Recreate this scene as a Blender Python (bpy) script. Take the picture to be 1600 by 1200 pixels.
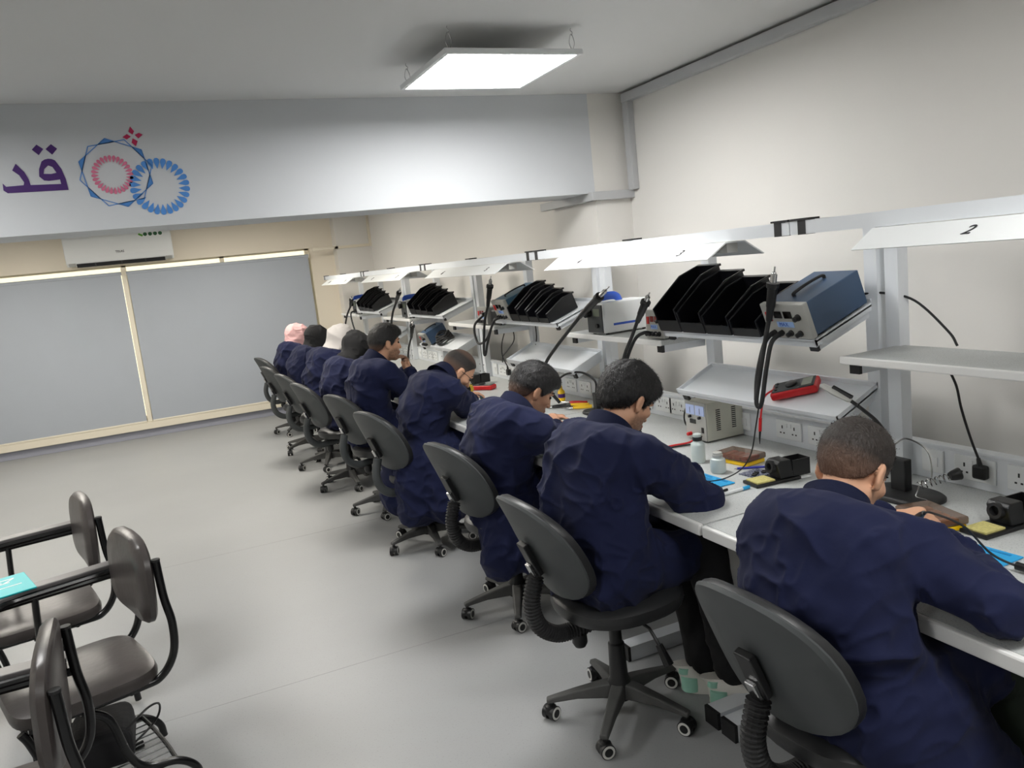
import bpy, bmesh, math, random
import numpy as np
from mathutils import Vector, Matrix
random.seed(4); rng = np.random.default_rng(4)
for o in list(bpy.data.objects): bpy.data.objects.remove(o)
SC = bpy.context.scene; COL = SC.collection
PI = math.pi

# ------------------------------------------------------------------ camera
YAW, PITCH, ROLL, FPX = 0.40924, 0.15618, 0.10651, 1240.0
EYE = Vector((0, 0, 1.70))
_f = Vector((math.sin(YAW)*math.cos(PITCH), math.cos(YAW)*math.cos(PITCH), -math.sin(PITCH)))
_r = Vector((math.cos(YAW), -math.sin(YAW), 0)); _d = _f.cross(_r)
_rr = _r*math.cos(ROLL) + _d*math.sin(ROLL); _dd = -_r*math.sin(ROLL) + _d*math.cos(ROLL)
cam_d = bpy.data.cameras.new('camera'); cam = bpy.data.objects.new('camera', cam_d); COL.objects.link(cam)
cam_d.sensor_width = 36; cam_d.lens = FPX*36/1600; cam_d.clip_start = 0.05
cam.matrix_world = Matrix(((_rr.x, -_dd.x, -_f.x, EYE.x), (_rr.y, -_dd.y, -_f.y, EYE.y), (_rr.z, -_dd.z, -_f.z, EYE.z), (0, 0, 0, 1)))
SC.camera = cam
# ------------------------------------------------------------------ world and exposure
W = bpy.data.worlds.new('daylight'); SC.world = W; W.use_nodes = True
W.node_tree.nodes['Background'].inputs[0].default_value = (1.0, 0.86, 0.58, 1)
W.node_tree.nodes['Background'].inputs[1].default_value = 1.0
SC.view_settings.view_transform = 'Standard'; SC.view_settings.look = 'None'
SC.view_settings.gamma = 1.0; SC.view_settings.use_curve_mapping = False
SC.view_settings.exposure = 0.82
LED_POWER = 20.0

# ------------------------------------------------------------------ materials
MATS = {}
def s2l(c): return tuple((x/12.92 if x <= .04045 else ((x+.055)/1.055)**2.4) for x in c)
def mat(name, col, rough=.5, metal=0.0, var=0.0, vscale=8.0, bump=0.0, bscale=200.0, stretch=None, spec=.5, emit=None, estr=0, alpha=None, trans=0, sheen=0, coat=0, speck=None):
    """col in sRGB 0..1"""
    if name in MATS: return MATS[name]
    m = bpy.data.materials.new(name); m.use_nodes = True; nt = m.node_tree; b = nt.nodes['Principled BSDF']
    c = (*s2l(col), 1)
    b.inputs['Base Color'].default_value = c; b.inputs['Roughness'].default_value = rough
    b.inputs['Metallic'].default_value = metal; b.inputs['Specular IOR Level'].default_value = spec
    if trans: b.inputs['Transmission Weight'].default_value = trans
    if sheen: b.inputs['Sheen Weight'].default_value = sheen
    if coat: b.inputs['Coat Weight'].default_value = coat
    if alpha is not None: b.inputs['Alpha'].default_value = alpha
    if emit: b.inputs['Emission Color'].default_value = (*emit, 1); b.inputs['Emission Strength'].default_value = estr
    tc = None
    def coords(st=None):
        nonlocal tc
        if tc is None: tc = nt.nodes.new('ShaderNodeTexCoord')
        if not st: return tc.outputs['Object']
        mp = nt.nodes.new('ShaderNodeMapping'); mp.inputs['Scale'].default_value = st
        nt.links.new(tc.outputs['Object'], mp.inputs[0]); return mp.outputs[0]
    src = None
    if var:
        n = nt.nodes.new('ShaderNodeTexNoise'); n.inputs['Scale'].default_value = vscale; n.inputs['Detail'].default_value = 5
        nt.links.new(coords(stretch), n.inputs['Vector'])
        r = nt.nodes.new('ShaderNodeMapRange'); r.inputs[1].default_value = .3; r.inputs[2].default_value = .7
        r.inputs[3].default_value = 1-var; r.inputs[4].default_value = 1+var
        nt.links.new(n.outputs[0], r.inputs[0])
        mx = nt.nodes.new('ShaderNodeMix'); mx.data_type = 'RGBA'; mx.blend_type = 'MULTIPLY'; mx.inputs[0].default_value = 1
        mx.inputs[6].default_value = c; nt.links.new(r.outputs[0], mx.inputs[7]); src = mx.outputs[2]
    if speck:   # fine flecks: (scale, lo, hi, colour)
        n = nt.nodes.new('ShaderNodeTexNoise'); n.inputs['Scale'].default_value = speck[0]; n.inputs['Detail'].default_value = 2
        nt.links.new(coords(), n.inputs['Vector'])
        r = nt.nodes.new('ShaderNodeMapRange'); r.inputs[1].default_value = speck[1]; r.inputs[2].default_value = speck[2]
        nt.links.new(n.outputs[0], r.inputs[0])
        mx = nt.nodes.new('ShaderNodeMix'); mx.data_type = 'RGBA'
        nt.links.new(r.outputs[0], mx.inputs[0])
        if src: nt.links.new(src, mx.inputs[6])
        else: mx.inputs[6].default_value = c
        mx.inputs[7].default_value = (*s2l(speck[3]), 1); src = mx.outputs[2]
    if src: nt.links.new(src, b.inputs['Base Color'])
    if bump:
        n = nt.nodes.new('ShaderNodeTexNoise'); n.inputs['Scale'].default_value = bscale; n.inputs['Detail'].default_value = 4
        nt.links.new(coords(stretch), n.inputs['Vector'])
        bp = nt.nodes.new('ShaderNodeBump'); bp.inputs['Strength'].default_value = bump; bp.inputs['Distance'].default_value = .01
        nt.links.new(n.outputs[0], bp.inputs['Height']); nt.links.new(bp.outputs[0], b.inputs['Normal'])
    MATS[name] = m; return m
M_wall = mat('wall_paint', (.885, .875, .855), .75, var=.012, vscale=1.2, bump=.04, bscale=60)
M_ceil = mat('ceiling_paint', (.85, .85, .845), .85, var=.012, vscale=.8)
M_beam = mat('beam_paint', (.80, .812, .825), .6, var=.008, vscale=1.5, bump=.03, bscale=80)
M_floor = mat('vinyl_floor', (.595, .60, .60), .42, var=.035, vscale=1.3, bump=.02, bscale=30, speck=(150, .60, .74, (.55, .55, .54)), spec=.4)
M_skirt = mat('skirting_paint', (.60, .61, .66), .5)
M_cream = mat('cream_paint', (.90, .87, .80), .6)
M_trunk = mat('trunking_plastic', (.74, .745, .75), .45)
M_steel = mat('white_powder_steel', (.87, .885, .90), .38, var=.01, vscale=5)
M_lam = mat('grey_laminate', (.745, .755, .75), .45, var=.03, vscale=14, speck=(220, .56, .70, (.62, .63, .63)))
M_edge = mat('white_edge_band', (.90, .90, .89), .35)
M_cap = mat('black_cap', (.10, .10, .105), .55)
M_blk = mat('black_plastic', (.075, .077, .082), .42, var=.06, vscale=20)
M_bin = mat('black_bin_plastic', (.045, .047, .06), .28)
M_rub = mat('black_rubber', (.10, .10, .105), .6)
M_navy = mat('navy_cotton', (.088, .108, .222), .88, var=.07, vscale=9, sheen=.04, spec=.2)
M_navy2 = mat('navy_cotton_collar', (.085, .102, .195), .88, bump=.2, bscale=60, spec=.2)
M_skin = mat('skin', (.80, .615, .50), .55, var=.03, vscale=30, spec=.35)
M_skin2 = mat('skin_tan', (.72, .54, .43), .55, var=.03, vscale=30, spec=.35)
M_hair = mat('black_hair', (.085, .08, .085), .5, var=.25, vscale=60, bump=.6, bscale=120, stretch=(1, 1, .35))
M_hair2 = mat('dark_brown_hair', (.17, .145, .13), .6, var=.25, vscale=60, bump=.6, bscale=140, stretch=(1, 1, .35))
M_stub = mat('cropped_hair', (.15, .13, .12), .75, var=.2, vscale=90, bump=.3, bscale=300)
def attr_mix(m, attr, col):
    nt = m.node_tree; b = nt.nodes['Principled BSDF']; a = nt.nodes.new('ShaderNodeAttribute'); a.attribute_name = attr
    mx = nt.nodes.new('ShaderNodeMix'); mx.data_type = 'RGBA'; nt.links.new(a.outputs['Fac'], mx.inputs[0])
    lk = b.inputs['Base Color'].links
    if lk: nt.links.new(lk[0].from_socket, mx.inputs[6])
    else: mx.inputs[6].default_value = b.inputs['Base Color'].default_value
    mx.inputs[7].default_value = (*s2l(col), 1); nt.links.new(mx.outputs[2], b.inputs['Base Color'])
for m_ in (M_skin, M_skin2): attr_mix(m_, 'stubble', (.20, .155, .135)); attr_mix(m_, 'lip', (.62, .36, .33))
for m_ in (M_hair, M_hair2, M_stub): attr_mix(m_, 'fade', (.66, .50, .41))
M_eye = mat('eye_dark', (.06, .045, .04), .15)
M_blackcloth = mat('black_trousers', (.065, .065, .075), .9, var=.1, vscale=10, bump=.2, bscale=40)
M_greencloth = mat('dark_green_trousers', (.10, .14, .10), .9, var=.12, vscale=10, bump=.2, bscale=40)
M_jeans = mat('dark_jeans', (.14, .18, .25), .9, var=.15, vscale=14)
M_seat = mat('chair_vinyl', (.135, .138, .142), .42, var=.08, vscale=12, bump=.06, bscale=90)
M_shell = mat('chair_shell_plastic', (.255, .268, .272), .55, var=.07, vscale=7)
M_base = mat('dusty_black_nylon', (.27, .27, .265), .62, var=.16, vscale=16)
M_ring = mat('white_wheel_ring', (.82, .82, .80), .4)
M_chrome = mat('chrome', (.75, .75, .75), .2, metal=1)
M_wchair = mat('worn_brown_vinyl', (.255, .235, .228), .34, var=.12, vscale=9, bump=.08, bscale=40)
M_tubeblk = mat('black_gloss_tube', (.06, .06, .065), .25)
M_armgrey = mat('grey_tablet_board', (.36, .35, .35), .4, var=.04, vscale=10)
M_blind = mat('grey_blind_fabric', (.665, .69, .725), .85, var=.012, vscale=3, bump=.05, bscale=400)
M_blue = mat('slate_blue_case', (.235, .325, .435), .42)
M_teal = mat('teal_blue_case', (.28, .43, .53), .42)
M_panelgrey = mat('instrument_grey', (.68, .68, .66), .45)
M_white = mat('white_plastic', (.90, .91, .91), .4)
M_cream2 = mat('instrument_cream', (.80, .80, .75), .45)
M_red = mat('red_plastic', (.80, .10, .12), .4)
M_redlit = mat('red_switch', (.80, .08, .06), .3)
M_yel = mat('yellow_plastic', (.96, .78, .08), .4)
M_bluep = mat('bright_blue_plastic', (.16, .34, .75), .35)
M_mat = mat('blue_silicone_mat', (.15, .62, .84), .55, var=.03, vscale=12)
M_matd = mat('blue_mat_print', (.10, .50, .72), .55)
M_disp = mat('dark_display', (.06, .045, .03), .15)
M_dispr = mat('red_display', (.45, .04, .06), .15)
M_lcd = mat('grey_lcd', (.50, .53, .47), .2)
M_logob = mat('pale_blue_print', (.62, .74, .92), .5)
M_meter = mat('meter_face', (.72, .78, .93), .3)
M_sponge = mat('yellow_sponge', (.80, .76, .48), .9, var=.15, vscale=120, bump=.5, bscale=200)
M_paper = mat('white_paper', (.90, .90, .88), .8)
M_turq = mat('turquoise_folder', (.05, .66, .68), .45)
M_pen = mat('blue_ink_plastic', (.12, .16, .62), .35)
M_bottle = mat('translucent_bottle', (.80, .84, .83), .3, alpha=.86)
M_smoke = mat('smoky_clear_lid', (.42, .33, .27), .15, alpha=.72)
M_orng = mat('orange_parts', (.85, .45, .12), .5)
M_pcb = mat('dark_blue_board', (.17, .20, .31), .4, speck=(160, .52, .56, (.60, .62, .68)))
M_green = mat('green_bits', (.35, .62, .18), .5)
M_tape = mat('amber_tape', (.72, .60, .14), .35)
M_ink = mat('marker_ink', (.13, .13, .15), .6)
M_purple = mat('purple_vinyl_print', (.27, .12, .42), .5)
M_lblue = mat('blue_vinyl_print', (.30, .54, .82), .5)
M_pink = mat('pink_vinyl_print', (.83, .45, .57), .5)
M_crim = mat('crimson_vinyl_print', (.72, .10, .32), .5)
M_diff = mat('led_diffuser', (1, 1, 1), .5, emit=(1.0, .99, .972), estr=LED_POWER)
M_diff2 = mat('led_diffuser_warm', (1, 1, 1), .5, emit=(1.0, .945, .85), estr=LED_POWER*1.25)  # warm tint and boost added to brighten the far end like leaking daylight
M_pinkcloth = mat('pink_scarf', (.83, .66, .66), .9, var=.05, vscale=14, bump=.2, bscale=40)
M_blackscarf = mat('black_scarf', (.075, .078, .09), .9, var=.08, vscale=14, bump=.2, bscale=40)
M_greyscarf = mat('pale_grey_scarf', (.77, .755, .75), .9, var=.05, vscale=14, bump=.2, bscale=40)
M_mint = mat('mint_leather', (.62, .82, .74), .5)
M_offw = mat('off_white_leather', (.86, .85, .82), .5)
def creases(m, layers):
    nt = m.node_tree; b = nt.nodes['Principled BSDF']; tc = nt.nodes.new('ShaderNodeTexCoord'); prev = None
    for sc, rot, st, strength, dist in layers:
        mp = nt.nodes.new('ShaderNodeMapping'); mp.inputs['Rotation'].default_value = rot; mp.inputs['Scale'].default_value = st; nt.links.new(tc.outputs['Object'], mp.inputs[0])
        n = nt.nodes.new('ShaderNodeTexNoise'); n.noise_type = 'RIDGED_MULTIFRACTAL'; n.inputs['Scale'].default_value = sc; n.inputs['Detail'].default_value = 2.5; n.inputs['Distortion'].default_value = .5
        nt.links.new(mp.outputs[0], n.inputs['Vector'])
        bp = nt.nodes.new('ShaderNodeBump'); bp.inputs['Strength'].default_value = strength; bp.inputs['Distance'].default_value = dist; nt.links.new(n.outputs[0], bp.inputs['Height'])
        if prev: nt.links.new(prev, bp.inputs['Normal'])
        prev = bp.outputs[0]
    nt.links.new(prev, b.inputs['Normal'])
creases(M_navy, [(5.0, (.5, .4, .3), (1, 1, .35), .9, .030), (9.0, (-.6, .3, .9), (.38, 1, 1), .8, .018), (60, (0, 0, 0), (1, 1, 1), .15, .002)])
M_glass = mat('window_glass', (.95, .97, .97), .05, trans=1.0)

# ------------------------------------------------------------------ mesh helpers
def rx(a): return Matrix.Rotation(a, 3, 'X')
def ry(a): return Matrix.Rotation(a, 3, 'Y')
def rz(a): return Matrix.Rotation(a, 3, 'Z')
class MB:
    def __init__(s): s.v = []; s.f = []; s.m = []
    def add(s, vs, fs, mi=0):
        o = len(s.v); s.v += [tuple(p) for p in vs]; s.f += [tuple(i+o for i in f) for f in fs]; s.m += [mi]*len(fs); return s
    def box(s, c, d, rot=None, mi=0):
        c = Vector(c); vs = []
        for x in (-.5, .5):
            for y in (-.5, .5):
                for z in (-.5, .5):
                    p = Vector((x*d[0], y*d[1], z*d[2])); vs.append((rot @ p if rot else p)+c)
        return s.add(vs, [(0, 1, 3, 2), (4, 6, 7, 5), (0, 4, 5, 1), (2, 3, 7, 6), (0, 2, 6, 4), (1, 5, 7, 3)], mi)
    def mm(s, x0, x1, y0, y1, z0, z1, mi=0):
        return s.box(((x0+x1)/2, (y0+y1)/2, (z0+z1)/2), (x1-x0, y1-y0, z1-z0), None, mi)
    def cyl(s, a, b, r, r2=None, n=16, mi=0, caps=True):
        return s.tube([a, b], [r, r if r2 is None else r2], n, mi, caps)
    def tube(s, pts, r, n=8, mi=0, caps=True, flat=1.0):
        pts = [Vector(p) for p in pts]; k = len(pts); R_ = r if isinstance(r, (list, tuple)) else [r]*k
        t = (pts[1]-pts[0]).normalized(); up = Vector((0, 0, 1)) if abs(t.z) < .9 else Vector((1, 0, 0))
        u = t.cross(up).normalized(); vs = []
        for i, p in enumerate(pts):
            if i == 0: t = pts[1]-pts[0]
            elif i == k-1: t = pts[-1]-pts[-2]
            else: t = (pts[i+1]-pts[i]).normalized()+(pts[i]-pts[i-1]).normalized()
            t = t.normalized(); u = (u-t*u.dot(t)).normalized(); w = t.cross(u)
            for j in range(n):
                a = 2*PI*j/n; vs.append(p+u*(math.cos(a)*R_[i])+w*(math.sin(a)*R_[i]*flat))
        fs = [(i*n+j, i*n+(j+1) % n, (i+1)*n+(j+1) % n, (i+1)*n+j) for i in range(k-1) for j in range(n)]
        if caps: fs += [tuple(range(n-1, -1, -1)), tuple((k-1)*n+j for j in range(n))]
        return s.add(vs, fs, mi)
    def lathe(s, prof, c=(0, 0, 0), n=20, rot=None, mi=0, sx=1.0, sy=1.0):
        c = Vector(c); vs = []; k = len(prof)
        for r, z in prof:
            for j in range(n):
                a = 2*PI*j/n; p = Vector((r*math.cos(a)*sx, r*math.sin(a)*sy, z)); vs.append((rot @ p if rot else p)+c)
        fs = [(i*n+j, i*n+(j+1) % n, (i+1)*n+(j+1) % n, (i+1)*n+j) for i in range(k-1) for j in range(n)]
        fs += [tuple(range(n-1, -1, -1)), tuple((k-1)*n+j for j in range(n))]
        return s.add(vs, fs, mi)
    def prism(s, poly, fn, lo, hi, mi=0):
        """poly: 2D points; fn(a,b,h) -> 3D"""
        n = len(poly); vs = [fn(a, b, lo) for a, b in poly]+[fn(a, b, hi) for a, b in poly]
        fs = [tuple(range(n-1, -1, -1)), tuple(range(n, 2*n))]+[(i, (i+1) % n, n+(i+1) % n, n+i) for i in range(n)]
        return s.add(vs, fs, mi)
    def loft(s, rings, mi=0, caps=True):
        n = len(rings[0]); k = len(rings); vs = [p for r in rings for p in r]
        fs = [(i*n+j, i*n+(j+1) % n, (i+1)*n+(j+1) % n, (i+1)*n+j) for i in range(k-1) for j in range(n)]
        if caps: fs += [tuple(range(n-1, -1, -1)), tuple((k-1)*n+j for j in range(n))]
        return s.add(vs, fs, mi)
    def build(s, name, m, parent=None, smooth=False, bevel=0, seg=2):
        me = bpy.data.meshes.new(name); me.from_pydata(s.v, [], s.f)
        for x in (m if isinstance(m, (list, tuple)) else [m]): me.materials.append(x)
        me.polygons.foreach_set('material_index', s.m)
        bm = bmesh.new(); bm.from_mesh(me); bmesh.ops.recalc_face_normals(bm, faces=bm.faces); bm.to_mesh(me); bm.free()
        o = bpy.data.objects.new(name, me); COL.objects.link(o)
        if parent: o.parent = parent
        if smooth:
            me.shade_smooth()
            try: me.set_sharp_from_angle(angle=math.radians(42))
            except Exception: pass
        if bevel:
            b = o.modifiers.new('bevel', 'BEVEL'); b.width = bevel; b.segments = seg; b.limit_method = 'ANGLE'
        return o
def tag(o, label, cat=None, group=None, kind=None):
    o['label'] = label
    if cat: o['category'] = cat
    if group: o['group'] = group
    if kind: o['kind'] = kind
    return o
def struct(mb, name, m, label, parent=None, **k):
    o = mb.build(name, m, parent, **k); o['kind'] = 'structure'; o['label'] = label; return o
def thing(name, label, cat, loc=(0, 0, 0), rot=(0, 0, 0), group=None):
    o = bpy.data.objects.new(name, None); COL.objects.link(o); o.location = loc; o.rotation_euler = rot
    o.empty_display_size = .1; return tag(o, label, cat, group)
def copy_tree(o, parent=None):
    c = o.copy(); COL.objects.link(c); c.parent = parent
    for ch in [x for x in bpy.data.objects if x.parent == o]: copy_tree(ch, c)
    return c
def spline(pts, n=8):
    pts = [Vector(p) for p in pts]; P = [pts[0]*2-pts[1]]+pts+[pts[-1]*2-pts[-2]]; out = []
    for i in range(1, len(P)-2):
        a, b, c, d = P[i-1], P[i], P[i+1], P[i+2]
        for k in range(n):
            t = k/n; out.append(.5*((2*b)+(c-a)*t+(2*a-5*b+4*c-d)*t*t+(3*b-a-3*c+d)*t**3))
    out.append(pts[-1]); return out
def inv(o):
    """world -> local for an object whose parents are unrotated roots"""
    return (Matrix.LocRotScale(o.location, o.rotation_euler, o.scale)).inverted()
def to_local(mb, o):
    m = inv(o); mb.v = [tuple(m @ Vector(p)) for p in mb.v]; return mb
def curve_mesh(polys=None, text=None, size=1.0, extrude=.001):
    """filled flat shape with holes, or lettering -> (verts, faces) in the XY plane"""
    if text is not None:
        cu = bpy.data.curves.new('t', 'FONT'); cu.body = text; cu.size = size; cu.align_x = 'CENTER'; cu.align_y = 'CENTER'
    else:
        cu = bpy.data.curves.new('t', 'CURVE'); cu.dimensions = '2D'; cu.fill_mode = 'BOTH'
        for poly in polys:
            sp = cu.splines.new('POLY'); sp.points.add(len(poly)-1)
            for i, p in enumerate(poly): sp.points[i].co = (p[0], p[1], 0, 1)
            sp.use_cyclic_u = True
    cu.extrude = extrude
    o = bpy.data.objects.new('t', cu); COL.objects.link(o); bpy.context.view_layer.update()
    me = bpy.data.meshes.new_from_object(o.evaluated_get(bpy.context.evaluated_depsgraph_get()))
    v = [tuple(x.co) for x in me.vertices]; f = [tuple(p.vertices) for p in me.polygons]
    bpy.data.objects.remove(o); bpy.data.curves.remove(cu); bpy.data.meshes.remove(me); return v, f
# ------------------------------------------------------------------ room
XW, YF, ZC, XL, YN = 2.74, 10.72, 2.60, -4.0, -3.0
struct(MB().mm(XL-.2, XW+.2, YN-.2, YF+.2, -.12, 0), 'floor', M_floor, 'pale grey speckled vinyl floor')
for _y in (3.36, 5.36):
    MB().mm(XL, XW, _y-.0012, _y+.0012, -.001, .0004).build('floor_seam', mat('seam_grey', (.54, .54, .535), .5), bpy.data.objects['floor'])
struct(MB().mm(XL-.2, XW+.2, YN-.2, YF+.2, ZC, ZC+.12), 'ceiling', M_ceil, 'plain white painted ceiling')
struct(MB().mm(XW, XW+.2, YN, YF, 0, ZC), 'wall_right', M_wall, 'off-white wall behind the workbenches')
struct(MB().mm(XL-.2, XL, YN, YF, 0, ZC), 'wall_left', M_wall, 'off-white wall at the left of the room')
struct(MB().mm(XL, XW, YN-.2, YN, 0, ZC), 'wall_front', M_wall, 'off-white wall behind the viewer')
WX0, WX1, WZ0, WZ1 = -3.3, 1.965, .20, 2.11
wb = MB()
wb.mm(XL, WX0, YF, YF+.2, 0, ZC); wb.mm(WX1, XW, YF, YF+.2, 0, ZC); wb.mm(WX0, WX1, YF, YF+.2, WZ1, ZC); wb.mm(WX0, WX1, YF, YF+.2, 0, WZ0)
struct(wb, 'wall_back', mat('cream_wall_paint', (.92, .885, .82), .75, var=.012, vscale=1.2), 'off-white end wall around the wide window')
struct(MB().mm(XL, XW-.25, YF-.02, YF, 0, .10), 'baseboard_back', M_skirt, 'blue-grey skirting under the window', bevel=.003)
struct(MB().mm(WX0-.05, WX1+.02, YF-.06, YF, .10, .185), 'trim_1', M_cream, 'cream window sill board below the blinds', bevel=.005)
# window: frame, mullions and panes
wf = MB()
wf.mm(WX0, WX1, YF+.08, YF+.13, WZ0, WZ0+.05); wf.mm(WX0, WX1, YF+.08, YF+.13, WZ1-.02, WZ1)
for x in (WX0, -1.9, -.285, .85, WX1-.05): wf.mm(x, x+.05, YF+.08, YF+.13, WZ0, WZ1)
win = struct(wf, 'window_1', M_cream, 'wide cream-framed window behind grey roller blinds')
for i, (a, b) in enumerate(((WX0+.05, -1.9), (-1.85, -.285), (-.235, .85), (.90, WX1-.05))):
    MB().mm(a, b, YF+.10, YF+.106, WZ0+.05, WZ1-.02).build('window_pane', M_glass, win)
# corner column and wall column, beam
struct(MB().mm(2.28, XW, YF-.22, YF, 0, ZC), 'wall_back_column', M_wall, 'square column in the far corner beside the window')
struct(MB().mm(2.49, XW, 4.20, 4.74, 0, ZC), 'wall_right_column', M_wall, 'off-white wall column carrying the beam')
beam = struct(MB().mm(XL, 2.49, 4.20, 4.56, 2.03, ZC), 'ceiling_beam', M_beam, 'deep white ceiling beam with a printed logo')
# trunking
t1 = MB(); t1.mm(XW-.045, XW, YN, 4.16, 2.535, 2.585); t1.mm(XW-.04, XW, 4.10, 4.16, 2.03, 2.535)
t1.mm(2.47, XW, 4.155, 4.20, 1.985, 2.035); t1.mm(2.445, 2.49, 4.155, 4.85, 1.985, 2.035)
struct(t1, 'trim_2', M_trunk, 'grey cable trunking stepping round the wall column', bevel=.003)
t2 = MB(); t2.mm(1.96, 2.30, YF-.245, YF-.22, 2.06, 2.095); t2.mm(2.25, XW, YF-.245, YF-.22, 2.06, 2.095); t2.mm(XW-.03, XW, YF-.26, YF-.22, 2.06, ZC)
struct(t2, 'trim_3', M_cream, 'thin cable trunking in the far corner', bevel=.003)
# ---- printed logo on the beam: flat vinyl, on the beam face y = 4.20
def decal(name, polys, m, label=None):
    v, f = curve_mesh(polys=polys, extrude=.0012)
    mb = MB(); mb.add([(p[0], 4.1985-p[2], p[1]) for p in v], f)
    o = mb.build(name, m, beam)
    if label: o['label'] = label
    return o
_word = [(-.52, 2.262), (-.509, 2.247), (-.441, 2.25), (-.437, 2.262), (-.451, 2.294), (-.474, 2.316), (-.456, 2.344), (-.429, 2.307), (-.417, 2.275), (-.414, 2.249), (-.293, 2.247), (-.294, 2.267), (-.34, 2.263), (-.358, 2.266), (-.374, 2.284), (-.372, 2.30), (-.369, 2.317), (-.354, 2.349), (-.341, 2.357), (-.326, 2.36), (-.312, 2.358), (-.30, 2.351), (-.281, 2.313), (-.271, 2.267), (-.268, 2.219), (-.508, 2.219), (-.522, 2.232)]
_hole = [(-.355, 2.295), (-.349, 2.316), (-.331, 2.331), (-.315, 2.323), (-.303, 2.297), (-.325, 2.293)]
decal('printed_lettering', [_word, _hole], M_purple, 'purple Arabic lettering')
decal('printed_letter_dot', [[(-.361, 2.423), (-.338, 2.403), (-.36, 2.377), (-.383, 2.402)]], M_purple)
decal('printed_letter_dot', [[(-.304, 2.423), (-.283, 2.402), (-.307, 2.377), (-.329, 2.402)]], M_purple)
def ringpetals(cx, cz, ro, ri, n, w, ph=0):
    out = []
    for k in range(n):
        a = 2*PI*k/n+ph; c, s = math.cos(a), math.sin(a); p = []
        for r, t in ((ri, 0), (ri+(ro-ri)*.62, w), (ro-.006, w*.92), (ro, w*.4), (ro, -w*.4), (ro-.006, -w*.92), (ri+(ro-ri)*.62, -w)):
            p.append((cx+r*c-t*s, cz+r*s+t*c))
        out.append(p)
    return out
decal('printed_pink_ring', ringpetals(-.077, 2.276, .088, .056, 28, .0074), M_pink, 'ring of pink petals')
decal('printed_blue_ring', ringpetals(.117, 2.211, .132, .082, 26, .0122, .1), M_lblue, 'ring of blue petals')
def hexv(k, ph, r=.158): a = math.radians(ph+60*k); return Vector((-.059+r*math.cos(a), 2.284+r*math.sin(a)))
def strip(a, b, w=.0017):
    d = (b-a).normalized(); n = Vector((-d.y, d.x))*w; return [tuple(a+n), tuple(b+n), tuple(b-n), tuple(a-n)]
for ph in (39, 9):
    for k in range(6): decal('printed_star_line', [strip(hexv(k, ph), hexv(k+1, ph))], M_lblue)
for k in range(6):
    a, b, c = hexv(k-1, 39), hexv(k, 39), hexv(k+1, 39)
    decal('printed_star_tip', [[tuple(b), tuple(b+(c-b)*.29), tuple(b+(a-b)*.29)]], M_lblue)
for p in ([(.032, 2.49), (.046, 2.468), (.037, 2.453), (.022, 2.466)], [(.046, 2.451), (.065, 2.46), (.08, 2.451), (.059, 2.435)], [(-.007, 2.443), (.013, 2.456), (.028, 2.444), (.009, 2.432)], [(.035, 2.436), (.054, 2.423), (.043, 2.4), (.027, 2.417)]):
    decal('printed_diamond', [p], M_crim)
# ---- roller blinds
def blind(x0, x1, label):
    t = thing('roller_blind', label, 'blind', (0, 0, 0), group='roller blinds over the wide window')
    y = YF-.055
    MB().mm(x0, x1, y-.002, y+.002, .20, 2.0).build('blind_fabric', M_blind, t)
    MB().cyl((x0-.01, y+.012, 2.012), (x1+.01, y+.012, 2.012), .022, n=16).build('roller_tube', M_blind, t, smooth=True)
    MB().box(((x0+x1)/2, y, .197), (x1-x0, .016, .022)).build('bottom_bar', M_cream, t, bevel=.004)
    for x in (x0-.012, x1+.012): MB().mm(x-.004, x+.004, y-.02, YF+.02, 1.985, 2.045).build('bracket', M_cream, t)
blind(-.232, 1.925, 'grey roller blind right of the window mullion, reaching the corner')
blind(-2.45, -.30, 'grey roller blind left of the window mullion')
blind(-3.28, -2.49, 'narrow grey roller blind at the far left end of the window')
mul = MB().mm(-.292, -.240, YF-.05, YF-.03, .19, 2.08)
mul.build('mullion_cover', M_cream, win)
# ---- ceiling LED panels (the room's lamps); the first is in view
def led_panel(x, y, label, z=2.50, dm=None):
    t = thing('ceiling_panel_light', label, 'ceiling light', (x, y, z), group='square LED panels hanging from the ceiling')
    s = .30; fr = MB()
    fr.mm(-s, s, -s, -s+.018, -.008, .012); fr.mm(-s, s, s-.018, s, -.008, .012); fr.mm(-s, -s+.018, -s+.018, s-.018, -.008, .012); fr.mm(s-.018, s, -s+.018, s-.018, -.008, .012)
    fr.mm(-s+.018, s-.018, -s+.018, s-.018, .006, .011)
    fr.build('panel_frame', M_white, t)
    MB().mm(-s+.018, s-.018, -s+.018, s-.018, -.005, -.003).build('diffuser', dm or M_diff, t)
    for sx, sy in ((-1, -1), (-1, 1), (1, -1), (1, 1)):
        a = Vector((sx*(s-.03), sy*(s-.03), .012)); hk = MB()
        hk.tube(spline([a, a+Vector((.012, 0, .03)), a+Vector((.004, 0, .062)), a+Vector((-.004, 0, .062)), a+Vector((-.012, 0, .03)), a], 4), .0014, 5)
        hk.tube(spline([a+Vector((0, 0, .060)), a+Vector((.006, 0, .070)), a+Vector((-.002, 0, .080)), a+Vector((0, 0, ZC-z-.012))], 4), .0016, 5)
        hk.build('hanging_hook', M_chrome, t)
    return t
led_panel(1.455, 3.26, 'lit square LED panel hanging on wire hooks, the one in view')
for x, y, l in ((-1.35, 3.26, 'square LED panel over the writing chairs'), (1.455, .3, 'square LED panel over the nearest bench'), (-1.35, .3, 'square LED panel beside the viewer'),
                (.9, 6.3, 'square LED panel just beyond the beam'), (-1.5, 6.3, 'square LED panel beyond the beam at left'), (.9, 8.9, 'square LED panel nearest the window'), (-1.5, 8.9, 'square LED panel by the window at left')):
    led_panel(x, y, l, dm=M_diff2 if y > 5 else None)
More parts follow.
